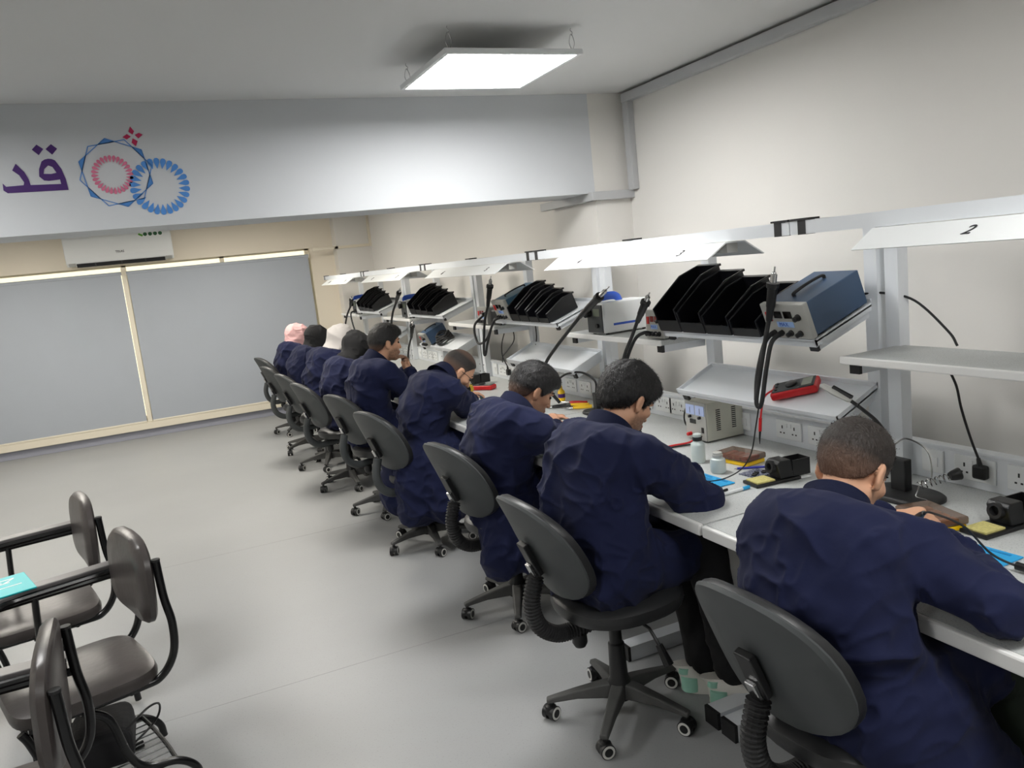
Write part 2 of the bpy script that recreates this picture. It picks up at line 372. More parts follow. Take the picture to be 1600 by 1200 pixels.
# ---- air conditioner on the far wall
ac = thing('air_conditioner', 'white wall-mounted air conditioner above the window', 'air conditioner', (-.26, YF, 2.14))
prof = [(0, .0), (-.10, -.005), (-.17, .03), (-.205, .10), (-.215, .30), (-.20, .335), (0, .34)]
MB().prism(prof, lambda a, b, h: (h, a, b), -.58, .58).build('casing', M_white, ac, bevel=.012, seg=3)
MB().box((0, -.132, .010), (.95, .055, .026), rx(-.75)).build('air_outlet', M_blk, ac)
for x in (-.28, .0, .26): MB().box((x, -.140, .006), (.012, .05, .026), rx(-.75)).build('outlet_vane', M_base, ac)
MB().box((.02, -.128, .003), (.93, .06, .004), rx(-.75)).build('louvre', M_panelgrey, ac)
for x in (-.52, .52): MB().box((x, -.142, .022), (.07, .05, .03), rx(-.75)).build('corner_badge', M_panelgrey, ac)
v, f = curve_mesh(text='TELAS', size=.035, extrude=.001)
MB().add([(p[0], -.2135-p[2], p[1]+.125) for p in v], f).build('maker_lettering', M_ink, ac)
for k in range(4):
    MB().cyl((.30+.055*k, -.2155, .30), (.30+.055*k, -.219, .30), .022, n=14).build('green_sticker_dot', mat('dark_green_print', (.16, .36, .22), .5), ac)
MB().box((.25, -.217, .295), (.05, .002, .022), ry(.5)).build('leaf_sticker', M_green, ac)
# ------------------------------------------------------------------ workbenches: five modules, each 2 m long, posts every metre
XB, XBK, ZT = 1.53, 2.465, .76
RAILX, RAILZ = 2.0, 1.70
def tilt_shelf(t, y0, y1, xf, zf, xb, zb, rim):
    """pressed-steel shelf sloping down to the user"""
    a = math.atan2(zb-zf, xb-xf); L = math.hypot(xb-xf, zb-zf); rot = ry(-a); c = Vector(((xf+xb)/2, (y0+y1)/2, (zf+zb)/2)); w = y1-y0
    mb = MB(); mb.box(c, (L, w, .006), rot)
    def off(dx, dy, dz): return c+rot @ Vector((dx, dy, dz))
    mb.box(off(-L/2+.004, 0, -.006 if not rim else .006), (.008, w, .030), rot); mb.box(off(L/2-.004, 0, .010), (.008, w, .026), rot)
    for s in (-1, 1): mb.box(off(0, s*(w/2-.004), .006 if rim else -.004), (L, .008, .028), rot)
    o = mb.build('tilted_tray' if rim else 'tilted_shelf', M_steel, t)
    for s in (-1, 1):
        MB().box(off(.01, s*(w/2-.03), -.026), (L-.02, .036, .034), rot).build('shelf_arm', M_steel, t)
        MB().box(off(-L/2+.016, s*(w/2-.03), -.026), (.012, .038, .036), rot).build('arm_end_cap', M_cap, t)
def make_bench(k):
    y0 = .09+2.0*k
    lab = ['nearest white steel workbench with number 2 on its lamp hood', 'white steel workbench with numbers 3 and 4 on its lamp hood', 'third white steel workbench, beside the wall column', 'fourth white steel workbench, behind the headscarf row', 'farthest white steel workbench by the window corner'][k]
    t = thing('workbench', lab, 'workbench', (0, y0, 0), group='white steel electronics workbenches')
    a, b = .006, 1.994
    MB().mm(XB+.02, XBK, a, b, ZT-.032, ZT).build('worktop', M_lam, t)
    MB().mm(XB, XB+.02, a, b, ZT-.040, ZT+.0015).build('front_edge_band', M_edge, t, bevel=.006)
    MB().mm(XB+.10, XB+.14, a+.05, b-.05, ZT-.092, ZT-.034).build('front_rail', M_steel, t)
    MB().mm(2.26, 2.30, a+.05, b-.05, .34, .72).build('modesty_panel', M_steel, t)
    for y in (.045, .62, 1.955):
        MB().mm(2.24, 2.30, y-.03, y+.03, .06, ZT-.034).build('leg', M_steel, t)
        f = MB().mm(1.565, 2.44, y-.035, y+.035, .0, .062).build('foot_bar', M_steel, t)
        MB().mm(1.553, 1.566, y-.036, y+.036, .0, .063).build('foot_end_cap', M_cap, f)
        MB().mm(1.62, 2.36, y-.025, y+.025, ZT-.085, ZT-.034).build('top_arm', M_steel, t)
    # socket trunking along the back
    tr = MB(); tr.mm(XBK-.02, XBK+.02, a, b, ZT, .888); tr.mm(XBK-.026, XBK+.022, a, b, .880, .892)
    trunk = tr.build('socket_trunking', M_steel, t, bevel=.003)
    def plate(y, w, kind):
        x = XBK-.02
        p = MB().mm(x-.009, x, y-w/2, y+w/2, .788, .872).build('socket_plate' if kind == 's' else 'switch_plate', M_white, trunk, bevel=.003)
        p.parent = t; p['label'] = 'white double socket' if kind == 's' else 'white switch plate'
        if kind == 's':
            for s in (-1, 1):
                h = MB(); yy = y+s*w*.24
                h.mm(x-.0098, x-.008, yy-.003, yy+.003, .834, .848); h.mm(x-.0098, x-.008, yy-.014, yy-.006, .812, .818); h.mm(x-.0098, x-.008, yy+.006, yy+.014, .812, .818)
                h.build('pin_holes', M_cap, p)
                MB().mm(x-.013, x-.008, y+s*w*.08-.007, y+s*w*.08+.007, .842, .860).build('rocker', M_white, p)
        else:
            for s in (-1, 1): MB().mm(x-.013, x-.008, y+s*.012-.010, y+s*.012+.010, .812, .846).build('rocker', M_white, p)
    for yy, w, kd in ((1.84, .086, 's2'), (1.68, .15, 's'), (1.49, .15, 's'), (.84, .086, 's2'), (.55, .15, 's'), (1.36, .15, 's'), (.36, .15, 's')):
        plate(yy, w, 's' if kd == 's' else 'w')
    # posts, arms and overhead rail
    for y in (.045, 1.0, 1.955):
        MB().mm(2.395, 2.445, y-.028, y+.028, ZT, RAILZ+.012).build('upright_post', M_steel, t)
        MB().mm(RAILX, 2.44, y-.022, y+.022, RAILZ+.012, RAILZ+.024).build('top_arm_plate', M_steel, t)
        MB().mm(RAILX-.024, RAILX+.03, y-.040, y+.040, RAILZ+.0235, RAILZ+.030).build('arm_cover', M_cap, t)
        for z in (.80, .86):
            MB().cyl((2.395, y+.012, z), (2.389, y+.012, z), .006, n=8).build('bolt', M_chrome, t)
    MB().mm(RAILX-.02, RAILX+.02, 0.002, 1.998, RAILZ-.022, RAILZ+.022).build('overhead_rail', M_steel, t)
    for y in (.055, 1.945): MB().mm(RAILX-.0215, RAILX+.0215, y-.017, y+.017, RAILZ-.0235, RAILZ+.0235).build('rail_end_cap', M_cap, t)
    # lamp hood: folded sheet, open ends, dead tube inside
    sec = [(-.135, -.056), (-.045, .0), (.045, .0), (.135, -.056), (.130, -.058), (.043, -.005), (-.043, -.005), (-.130, -.058)]
    hood = MB().prism(sec, lambda p, q, h: (RAILX+p, h, RAILZ-.024+q), .30, 1.64).build('lamp_hood', M_white, t)
    MB().cyl((RAILX, .33, RAILZ-.050), (RAILX, 1.60, RAILZ-.050), .013, n=10).build('lamp_tube', M_panelgrey, hood)
    for y in (.34, 1.60): MB().mm(RAILX-.025, RAILX+.025, y-.02, y+.02, RAILZ-.065, RAILZ-.03).build('lamp_holder', M_panelgrey, hood)
    nums = [((1.30, '2'), (.62, '1')), ((.52, '3'), (1.34, '4')), ((.52, '5'), (1.34, '6')), ((.52, '7'), (1.34, '8')), ((.52, '9'), (1.34, '10'))][k]
    sl = math.atan2(.056, .09)
    for yy, s in nums:
        v, f = curve_mesh(text=s, size=.055, extrude=.0006)
        n = Vector((-math.sin(sl), 0, math.cos(sl))); u = Vector((0, -1, 0)); w_ = Vector((math.cos(sl), 0, math.sin(sl)))
        c = Vector((RAILX-.09, yy, RAILZ-.024-.028))
        MB().add([c+u*(p[0]+p[1]*.25)+w_*p[1]+n*(.0012+p[2]) for p in v], f).build('bay_number', M_ink, hood)
    # near half: sloping shelf over sloping tray; far half: flat laminate shelf
    tilt_shelf(t, .045, .97, 2.115, 1.292, 2.405, 1.395, False)
    tilt_shelf(t, .03, 1.0, 2.19, .990, 2.405, 1.085, True)
    sh = MB().mm(2.135, 2.42, 1.02, 1.945, 1.222, 1.246).build('flat_shelf', M_lam, t)
    MB().mm(2.122, 2.135, 1.02, 1.945, 1.220, 1.2475).build('shelf_edge_band', M_edge, sh, bevel=.004)
    for y in (1.06, 1.905):
        MB().mm(2.16, 2.40, y-.02, y+.02, 1.186, 1.222).build('shelf_arm', M_steel, t)
        MB().mm(2.148, 2.161, y-.021, y+.021, 1.185, 1.222).build('arm_end_cap', M_cap, t)
    return t
for k in range(5): make_bench(k)
# ------------------------------------------------------------------ office chairs
def superell(w, h, n=36, p=2.6, egg=0.0):
    out = []
    for j in range(n):
        a = 2*PI*j/n; c, s = math.cos(a), math.sin(a)
        x = math.copysign(abs(c)**(2/p), c)*w/2; y = math.copysign(abs(s)**(2/p), s)*h/2
        out.append((x*(1-egg*y/h), y))
    return out
def office_chair(x, y, az, label, ribbed, legph=0.0, bx=-.300):
    t = thing('office_chair', label, 'chair', (x, y, 0), (0, 0, az), 'black office chairs along the benches')
    for k in range(5):
        a = legph+2*PI*k/5; c, s = math.cos(a), math.sin(a)
        def P(r, l, z): return (r*c-l*s, r*s+l*c, z)
        rings = []
        for r, w, z0, z1 in ((.02, .030, .075, .135), (.07, .027, .078, .130), (.16, .022, .080, .112), (.245, .018, .070, .092), (.275, .017, .066, .084)):
            rings.append([P(r, -w, z0), P(r, w, z0), P(r, w*.8, z1), P(r, -w*.8, z1)])
        leg = MB().loft(rings).build('leg', M_base, t, bevel=.006)
        cb = MB(); q = a+.9*((k % 3)-1); u = Vector((math.cos(q+PI/2), math.sin(q+PI/2), 0)); c0 = Vector((.262*c, .262*s, .027))
        for sd in (-1, 1):
            w0 = c0+u*(sd*.006); w1 = c0+u*(sd*.024)
            cb.cyl(w0, w1, .027, n=20, mi=0)
            cb.cyl(c0+u*(sd*.0235), c0+u*(sd*.0255), .0235, n=20, mi=1); cb.cyl(c0+u*(sd*.0250), c0+u*(sd*.0265), .0155, n=16, mi=0)
        cb.cyl(c0+Vector((0, 0, .005)), c0+Vector((0, 0, .048)), .009, n=8)
        cb.lathe([(.005, .058), (.020, .052), (.026, .036), (.027, .026)], (c0.x, c0.y, 0), n=14)
        cb.build('caster', [M_blk, M_ring], leg, smooth=True)
    MB().lathe([(.045, .07), (.045, .13), (.034, .15), (.030, .28), (.024, .285), (.022, .41)], n=18).build('gas_column', M_blk, t, smooth=True)
    MB().mm(-.10, .12, -.09, .09, .405, .435).build('seat_plate', M_blk, t, bevel=.006)
    o = superell(.46, .44, p=2.5); rings = []
    for sc, z in ((.82, .430), (.97, .436), (1.0, .455), (.985, .478), (.90, .492), (.55, .494)):
        rings.append([(p[0]*sc+.02, p[1]*sc, z) for p in o])
    MB().loft(rings).build('seat', M_seat, t, smooth=True)
    # backrest: shallow dished pad with a plastic shell behind it
    tl = .40; o = superell(.43, .42, p=2.35, egg=.10)
    def back(sc, off):
        r = []
        for p, q in o:
            yy, zz = p*sc, q*sc; bend = 1.1*yy*yy-.10*zz*zz
            r.append((bx+off+bend-math.sin(tl)*zz, yy, .725+zz*math.cos(tl)))
        return r
    MB().loft([back(.60, .058), back(.90, .054), back(.985, .040), back(1.0, .022), back(.985, .010)]).build('backrest', M_seat, t, smooth=True)
    MB().loft([back(.99, .012), back(1.0, .004), back(.965, -.006), back(.5, -.010)]).build('back_shell', M_shell, t, smooth=True)
    # J-shaped support, ribbed bellows on some chairs
    path = spline([(-.06, 0, .395), (-.17, 0, .385), (-.245, 0, .395), (-.305, 0, .445), (-.325, 0, .53), (bx+.0, 0, .62)], 10)
    if ribbed:
        pp = []; rr = []; L = 0; q = spline([tuple(p) for p in path], 3)
        for i, p in enumerate(q):
            pp.append(p); rr.append(.031 if (i // 2) % 2 else .026)
        MB().tube(pp, rr, 12).build('ribbed_support', M_rub, t)
    else:
        MB().tube(path, .021, 12, flat=1.25).build('back_support', M_shell, t, smooth=True)
    MB().box((bx-.012, 0, .690), (.022, .055, .13), ry(-.40)).build('back_bracket', M_blk, t, bevel=.004)
    MB().box((bx-.012, 0, .645), (.014, .030, .06), ry(-.40)).build('bracket_clip', M_chrome, t, bevel=.003)
    MB().lathe([(.012, 0), (.026, -.006), (.028, -.04), (.02, -.055)], (-.15, 0, .372), n=14).build('tension_knob', M_blk, t, smooth=True)
    lv = MB().tube([(.03, -.08, .40), (.04, -.16, .385), (.05, -.20, .33)], .006, 8); lv.tube([(.05, -.195, .335), (.06, -.23, .27)], [.012, .018], 8)
    lv.build('height_lever', M_blk, t, smooth=True)
    return t
D2R = PI/180
CH = [(1.44, 1.40, 4, 1, .5, 'nearest black office chair, scuffed back shell with torn edging'), (1.335, 2.38, 3, 1, .12, 'black office chair with ribbed support under the second worker'),
      (1.405, 3.44, 12, 1, .3, 'black office chair with ribbed support under the third worker'), (1.345, 4.62, 16, 0, .55, 'black office chair behind the worker with glasses'),
      (1.34, 5.52, 18, 0, .2, 'black office chair behind the upright dark-haired worker'), (1.26, 6.42, 12, 0, .7, 'black office chair of the nearer black-scarf worker'),
      (1.25, 7.25, 12, 0, .4, 'black office chair of the pale-grey-scarf worker'), (1.23, 8.12, 12, 0, .9, 'black office chair of the farther black-scarf worker'), (1.30, 9.22, 12, 0, .1, 'farthest black office chair, under the pink-scarf worker')]
for x, y, a, rb, lp, l in CH: office_chair(x, y, a*D2R, l, rb, lp)
# ------------------------------------------------------------------ tablet-arm writing chairs (they face -x; local forward = +x, turned by 180 degrees)
def writing_chair(x, y, az, label, bag=False):
    t = thing('writing_chair', label, 'chair', (x, y, 0), (0, 0, az), 'black tablet-arm writing chairs')
    r = .0135
    # local: +x forward, +y left; tablet on the right (-y)
    for s in (-1, 1):
        yy = s*.20
        MB().tube(spline([(-.245, yy, .83), (-.25, yy, .70), (-.262, yy, .60), (-.250, yy, .50), (-.20, yy, .435), (-.12, yy, .425), (.20, yy, .43)], 6), r, 10).build('back_post', M_tubeblk, t, smooth=True)
        MB().cyl((-.245, yy, .829), (-.245, yy, .836), r*1.08, n=10).build('post_plug', M_cap, t)
        MB().tube(spline([(.22, yy, .43), (.20, yy*1.02, .38), (.155, yy*1.05, .20), (.15, yy*1.05, .06), (.11, yy*1.05, .018), (.0, yy*1.05, .014), (-.19, yy*1.05, .014)], 6), r, 10).build('front_leg', M_tubeblk, t, smooth=True)
        MB().tube(spline([(.05, yy, .42), (-.02, yy, .36), (-.055, yy, .22), (-.10, yy, .15), (-.20, yy, .12), (-.255, yy, .07), (-.265, yy, .014)], 6), r, 10).build('rear_leg', M_tubeblk, t, smooth=True)
    MB().tube([(-.10, -.2, .42), (-.10, .2, .42)], r, 8).build('cross_tube', M_tubeblk, t)
    MB().tube([(.15, -.21, .16), (.15, .21, .16)], r*.8, 8).build('cross_tube', M_tubeblk, t)
    o = superell(.45, .46, p=5); rings = []
    for sc, z in ((.93, .432), (.99, .440), (1.0, .458), (.97, .476), (.88, .484), (.4, .486)):
        rings.append([(p[0]*sc+.015, p[1]*sc, z+.012*math.cos(p[1]*5)-.012) for p in o])
    MB().loft(rings).build('seat', M_wchair, t, smooth=True)
    o = superell(.44, .30, p=3.4)
    def bk(sc, off):
        return [(-.226+off+.22*(p*sc)**2-.05*q*sc, p*sc, .735+q*sc+.02*math.cos(p*6)) for p, q in o]
    MB().loft([bk(.6, .036), bk(.92, .030), bk(1.0, .014), bk(1.0, -.004), bk(.94, -.012)]).build('backrest', M_wchair, t, smooth=True)
    # tablet arm
    ya = -.245
    ol = [(-.23, ya-.030), (-.23, ya+.030), (.06, ya+.032), (.16, ya+.05), (.26, ya+.16), (.36, ya+.24), (.56, ya+.25), (.60, ya+.20), (.60, ya-.02), (.56, ya-.05), (.10, ya-.035)]
    MB().prism(ol, lambda a, b, h: (a, b, h), .722, .738).build('tablet_arm', M_armgrey, t, bevel=.004)
    rim = [(-.23, ya+.034, .714)]+[(p[0], p[1]+(.004 if p[1] > ya else -.004), .714) for p in ol[2:7]]
    MB().tube(spline(rim, 4), .012, 8).build('arm_rim', M_tubeblk, t, smooth=True)
    MB().tube([(-.25, ya+.04, .700), (.05, ya+.03, .700), (.40, ya+.02, .700)], .012, 8).build('arm_tube', M_tubeblk, t)
    MB().tube([(.06, ya+.03, .700), (.07, ya+.035, .56), (.09, ya+.05, .43)], .017, 10, flat=.7).build('arm_post', M_tubeblk, t, smooth=True)
    # wire book rack under the seat
    bk_ = MB(); z = .125
    bk_.tube(spline([(.13, -.20, z), (-.16, -.20, z), (-.20, -.16, z), (-.20, .16, z), (-.16, .20, z), (.13, .20, z)], 5), .008, 8)
    for i in range(9):
        yy = -.17+.0425*i; bk_.tube([(.13, yy, z), (-.198, yy, z)], .0028, 5)
    bk_.build('book_rack', M_tubeblk, t, smooth=True)
    return t
wc = [(-.424, 2.96, 197, 'black writing chair with the turquoise folder on its tablet arm'), (-.63, 3.735, 193, 'farther black writing chair with a white sheet on its tablet arm'), (-.60, 2.21, 182, 'nearest black writing chair, seen behind its backrest edge')]
for x, y, a, l in wc: writing_chair(x, y, a*D2R, l)
fo = thing('document_folder', 'turquoise plastic folder with white print lying on a tablet arm', 'folder', (-.715, 3.20, .7385), (0, 0, .30))
MB().mm(-.16, .16, -.115, .115, 0, .006).build('cover', M_turq, fo, bevel=.002)
for i, (x0, x1, yy) in enumerate(((-.02, .12, .07), (-.06, .10, .03), (.0, .13, -.02))):
    MB().mm(x0, x1, yy-.004, yy+.004, .0061, .0066).build('printed_line', M_paper, fo)
MB().box((.10, .05, .0063), (.05, .006, .0006), rz(.8)).build('printed_line', M_paper, fo)
MB().box((.06, .055, .0063), (.04, .006, .0006), rz(-.6)).build('printed_line', M_paper, fo)
tag(MB().box((0, 0, .001), (.21, .15, .002), rz(.2)).build('paper_sheet', M_paper), 'white sheet of paper on the farther tablet arm', 'paper').location = (-.985, 3.93, .7385)
bg = thing('shoulder_bag', 'small black bag with a thin strap under the writing chair', 'bag', (-.40, 2.98, .134))
MB().box((0, 0, .07), (.20, .26, .13)).build('bag_body', M_blackcloth, bg, bevel=.04, seg=4)
MB().tube(spline([(.08, -.10, .12), (.16, -.06, .16), (.19, .02, .12), (.16, .06, .04), (.05, -.02, .0), (-.05, -.1, -.01)], 6), .004, 6).build('strap', M_blk, bg, smooth=True)
# ------------------------------------------------------------------ instruments on the shelves
TA = math.atan2(.103, .29)
def tilt_at(x): return 1.2985+(x-2.115)*.355
def station(loc, rot, case, label, w=.21, h=.14, d=.28, disp=M_disp, brand='MAX', group=None, handle=True):
    t = thing('rework_station', label, 'instrument', loc, rot, group or 'soldering rework stations on the shelves')
    MB().mm(-d/2+.012, d/2, -w/2, w/2, .008, h).build('case', case, t, bevel=.004)
    f = MB().mm(-d/2-.012, -d/2+.013, -w/2-.004, w/2+.004, .004, h+.004).build('front_panel', M_panelgrey, t, bevel=.004)
    xf = -d/2-.0125
    # seen from the front (-x side), left is +y
    MB().mm(xf-.004, xf, w*.30, w*.42, h*.54, h*.80).build('power_switch', M_redlit, t)
    for yy in (w*.14, -w*.10): MB().mm(xf-.0015, xf, yy-w*.095, yy+w*.095, h*.62, h*.82).build('display', disp, t)
    MB().mm(xf-.001, xf, -w*.18, w*.22, h*.36, h*.52).build('brand_strip', M_logob, t)
    v, fc = curve_mesh(text=brand, size=h*.15, extrude=.0004)
    MB().add([(xf-.0012-p[2], w*.06-p[0], h*.44+p[1]) for p in v], fc).build('brand_lettering', M_bluep, t)
    for yy, zz, r in ((-w*.34, .66, .013), (-w*.06, .2, .012), (-w*.28, .2, .012)):
        MB().lathe([(r, 0), (r, .006), (r*.8, .008), (r*.75, .022), (r*.5, .024)], (xf, yy, h*zz), n=14, rot=ry(-PI/2)).build('knob', M_blk, t, smooth=True)
    for yy in (w*.34, w*.16): MB().cyl((xf, yy, h*.2), (xf-.02, yy, h*.2), .011, n=12).build('hose_port', M_blk, t)
    for s in (-1, 1): MB().cyl((-d/2+.04, s*w*.38, 0), (-d/2+.04, s*w*.38, .01), .01, n=10).build('foot', M_cap, t); MB().cyl((d/2-.04, s*w*.38, 0), (d/2-.04, s*w*.38, .01), .01, n=10).build('foot', M_cap, t)
    if handle: MB().tube(spline([(-d*.28, .0, h), (-d*.26, 0, h+.012), (0, 0, h+.016), (d*.26, 0, h+.012), (d*.28, 0, h)], 5), .009, 8, flat=.55).build('carry_handle', M_rub, t, smooth=True)
    return t
def gun(t, tip, base, hose, hr=.0085, cord=None):
    """hot-air pencil with nozzle plus its hose; points in world space"""
    tip, base = Vector(tip), Vector(base); d = (tip-base); L = d.length; d.normalize()
    g = MB(); g.tube([base, base+d*L*.25, base+d*L*.27, base+d*L*.60, base+d*L*.62, base+d*L*.70], [.012, .015, .017, .019, .024, .024], 12)
    to_local(g, t).build('gun_handle', M_blk, t, smooth=True)
    n = MB(); n.tube([base+d*L*.70, base+d*L*.86, base+d*L*.87, base+d*L*.90], [.012, .012, .009, .007], 12); n.tube([base+d*L*.90, tip], .003, 8)
    to_local(n, t).build('nozzle', M_chrome, t, smooth=True)
    to_local(MB().tube(spline(hose, 8), hr, 10), t).build('air_hose', M_rub, t, smooth=True)
    if cord: to_local(MB().tube(spline(cord, 8), .0028, 6), t).build('power_cord', M_blk, t, smooth=True)
def bin_(loc, rot, w, d, h, label, group):
    t = thing('storage_bin', label, 'bin', loc, rot, group)
    prof = [(-d/2, 0), (-d/2, h*.60), (d*.14, h), (d/2, h), (d/2, 0)]
    for s in (-1, 1):
        lo, hi = (s*w/2-.0025, s*w/2+.0025); MB().prism(prof, lambda a, b, q: (a, q, b), lo, hi).build('side_wall', M_bin, t)
        MB().tube([(-d/2, s*(w/2), .004), (-d/2, s*(w/2), h*.60), (d*.14, s*w/2, h), (d/2, s*w/2, h)], .0045, 6).build('side_rim', M_bin, t)
    MB().mm(-d/2, d/2, -w/2, w/2, 0, .004).build('floor_panel', M_bin, t)
    MB().mm(-d/2-.003, -d/2+.003, -w/2, w/2, 0, h*.30).build('front_lip', M_blk, t)
    MB().mm(d/2-.003, d/2+.003, -w/2, w/2, 0, h).build('back_wall', M_bin, t)
    MB().mm(d/2-.004, d/2+.014, -w/2-.003, w/2+.003, h-.006, h+.004).build('hanging_lip', M_bin, t)
    for i in range(4): MB().mm(d/2-.070+.014*i, d/2-.064+.014*i, -w/2-.0032, -w/2-.0024, h*.62, h*.9).build('grip_rib', M_blk, t)
    return t
def bin_row(y0, y1, n, where, sc=1.0):
    w = (y1-y0)/n
    nm = ['tallest', 'second tallest', 'second smallest', 'smallest'] if n == 4 else ['tallest', 'middle', 'smallest']
    for i in range(n):
        h = (.182-.023*i)*sc; d = (.30-.02*i)*sc; yc = y1-w*(i+.5); x = 2.108+d*.47+.003
        bin_((x, yc, tilt_at(x)+.0025), (0, -TA, 0), w-.014, d, h, f'{nm[i]} black open-front bin {where}', f'black storage bins {where}')
def tilt_station(y, case, label, **k):
    d = k.get('d', .28); x = 2.122+d/2*math.cos(TA)
    return station((x, y, tilt_at(x)+.001), (0, -TA, 0), case, label, **k)
# bay 3
s1 = tilt_station(2.245, M_blue, 'slate-blue rework station nearest the viewer, on the sloping shelf')
gun(s1, (2.045, 2.240, 1.572), (2.045, 2.285, 1.375), [(2.045, 2.286, 1.378), (2.035, 2.30, 1.30), (2.015, 2.315, 1.18), (1.995, 2.32, 1.08), (1.995, 2.308, 1.055), (2.0, 2.295, 1.08), (2.02, 2.285, 1.20), (2.045, 2.28, 1.29), (2.085, 2.279, 1.318), (2.10, 2.279, 1.318)],
    cord=[(1.995, 2.308, 1.06), (1.985, 2.32, .98), (1.99, 2.36, .87), (1.97, 2.40, .80), (1.90, 2.43, .768), (1.82, 2.46, .768), (1.76, 2.52, .768), (1.745, 2.575, .80)])
to_local(MB().tube(spline([(2.10, 2.317, 1.318), (2.075, 2.317, 1.315), (2.04, 2.315, 1.28), (2.01, 2.325, 1.17), (1.998, 2.325, 1.08)], 8), .0085, 10), s1).build('air_hose', M_rub, s1, smooth=True)
bin_row(2.40, 3.075, 4, 'beside the nearest slate-blue station')
# power lead of the slate-blue station, going to the wall socket of the next bench
pl = MB().tube(spline([(2.385, 2.20, 1.43), (2.41, 2.10, 1.435), (2.43, 1.98, 1.405), (2.44, 1.86, 1.30), (2.445, 1.83, 1.25)], 8), .0045, 8)
to_local(pl, s1).build('power_lead', M_blk, s1, smooth=True)
s2 = station((2.285, 3.185, 1.2475), (0, 0, .04), M_panelgrey, 'small grey rework station with red display beside the tall bins', w=.13, h=.135, d=.25, disp=M_dispr, handle=False)
gun(s2, (2.045, 3.045, 1.482), (2.045, 3.165, 1.345), [(2.045, 3.166, 1.346), (2.04, 3.21, 1.28), (2.02, 3.27, 1.17), (2.01, 3.31, 1.02), (2.02, 3.33, .86), (2.10, 3.30, .78)])
to_local(MB().tube(spline([(2.145, 3.20, 1.275), (2.10, 3.20, 1.285), (2.06, 3.23, 1.25), (2.03, 3.28, 1.12), (2.03, 3.30, .95), (2.08, 3.27, .80)], 8), .0085, 10), s2).build('air_hose', M_rub, s2, smooth=True)
def white_unit(loc, rz_, label):
    t = thing('fume_unit', label, 'instrument', loc, (0, 0, rz_), 'white benchtop units with blue handles')
    d, w, h = .30, .16, .17
    MB().mm(-d/2, d/2, -w/2, w/2, .008, h).build('case', M_white, t, bevel=.006)
    MB().mm(-d/2-.006, -d/2+.002, -w/2+.01, w/2-.01, .012, h-.01).build('front_panel', M_shell, t, bevel=.003)
    MB().mm(-.09, .09, -w/2-.0012, -w/2, .045, .057).build('blue_stripe', M_bluep, t)
    MB().tube(spline([(-d/2+.015, 0, h-.005), (-d/2+.02, 0, h+.022), (-.04, 0, h+.03), (.0, 0, h+.02), (.015, 0, h-.005)], 5), .012, 8, flat=1.8).build('carry_handle', M_bluep, t, smooth=True)
    MB().lathe([(.024, 0), (.026, .03), (.018, .034)], (-d/2-.005, .045, .12), n=14, rot=ry(-PI/2)).build('round_port', M_blk, t, smooth=True)
    MB().lathe([(.012, 0), (.012, .014)], (-d/2-.005, -.03, .05), n=12, rot=ry(-PI/2)).build('knob', M_blk, t)
    MB().mm(-d/2-.0075, -d/2-.005, -.05, .01, .10, .14).build('display', M_lcd, t)
    for s in (-1, 1):
        for q in (-1, 1): MB().cyl((q*.12, s*.06, 0), (q*.12, s*.06, .009), .01, n=8).build('foot', M_cap, t)
    return t
u1 = white_unit((2.285, 3.72, 1.2475), .06, 'white unit with blue stripe and handle beside the wall column')
gun(u1, (2.05, 3.40, 1.512), (2.045, 3.72, 1.355), [(2.045, 3.722, 1.354), (2.04, 3.86, 1.27), (2.04, 4.02, 1.175), (2.05, 4.20, 1.06), (2.08, 4.30, .93), (2.16, 4.28, .80)], hr=.010)
# bay 5
s3 = tilt_station(4.87, M_teal, 'teal-blue rework station at the end of the middle bins', w=.20)
gun(s3, (2.04, 4.86, 1.600), (2.04, 4.97, 1.40), [(2.04, 4.972, 1.40), (2.03, 5.03, 1.30), (2.02, 5.06, 1.17), (2.01, 5.06, 1.08), (2.015, 5.045, 1.07), (2.03, 5.02, 1.15), (2.06, 4.95, 1.29), (2.105, 4.905, 1.318)])
to_local(MB().tube(spline([(2.105, 4.94, 1.318), (2.07, 4.96, 1.30), (2.05, 5.08, 1.17), (2.06, 5.28, 1.13), (2.08, 5.36, 1.25), (2.15, 5.30, 1.33)], 8), .0085, 10), s3).build('air_hose', M_rub, s3, smooth=True)
bin_row(4.20, 4.745, 4, 'in the middle of the benches', .86)
s4 = station((2.285, 5.36, 1.2475), (0, 0, 0), M_panelgrey, 'pale rework station with red displays on the third bench', w=.17, h=.125, d=.25, disp=M_dispr, handle=False)
tag(MB().box((0, 0, .055), (.14, .12, .11)).build('black_transformer', M_blk, bevel=.012), 'square black power block beside the pale station', 'instrument').location = (2.235, 5.185, 1.2475)
# bay 7: blue station low on the tray with a coiled black lead, bins above
def tray_at(x): return .996+(x-2.19)*.442
TB = math.atan2(.095, .215)
s5 = station((2.285, 6.86, tray_at(2.285)+.006), (0, -TB, 0), M_blue, 'slate-blue station low on the tray of the fourth bench', w=.17, h=.125, d=.20)
gun(s5, (2.03, 6.70, 1.26), (2.04, 6.84, 1.10), [(2.04, 6.842, 1.10), (2.03, 6.93, 1.0), (2.02, 6.95, .88), (2.06, 6.92, .79)])
cl = MB()
for k in range(5): cl.tube([(.075*math.cos(a)*(1-.05*k), .10*math.sin(a)*(1-.04*k), .012+.016*k+.008*math.sin(3*a+k)) for a in [2*PI*i/24 for i in range(25)]], .008, 6)
o = tag(cl.build('coiled_hose', M_rub, smooth=True), 'coil of black hose on the tray of the fourth bench', 'hose'); o.location = (2.285, 6.62, tray_at(2.285)+.006); o.rotation_euler = (0, -TB, 0)
bin_row(6.30, 6.98, 4, 'on the fourth bench', .92)
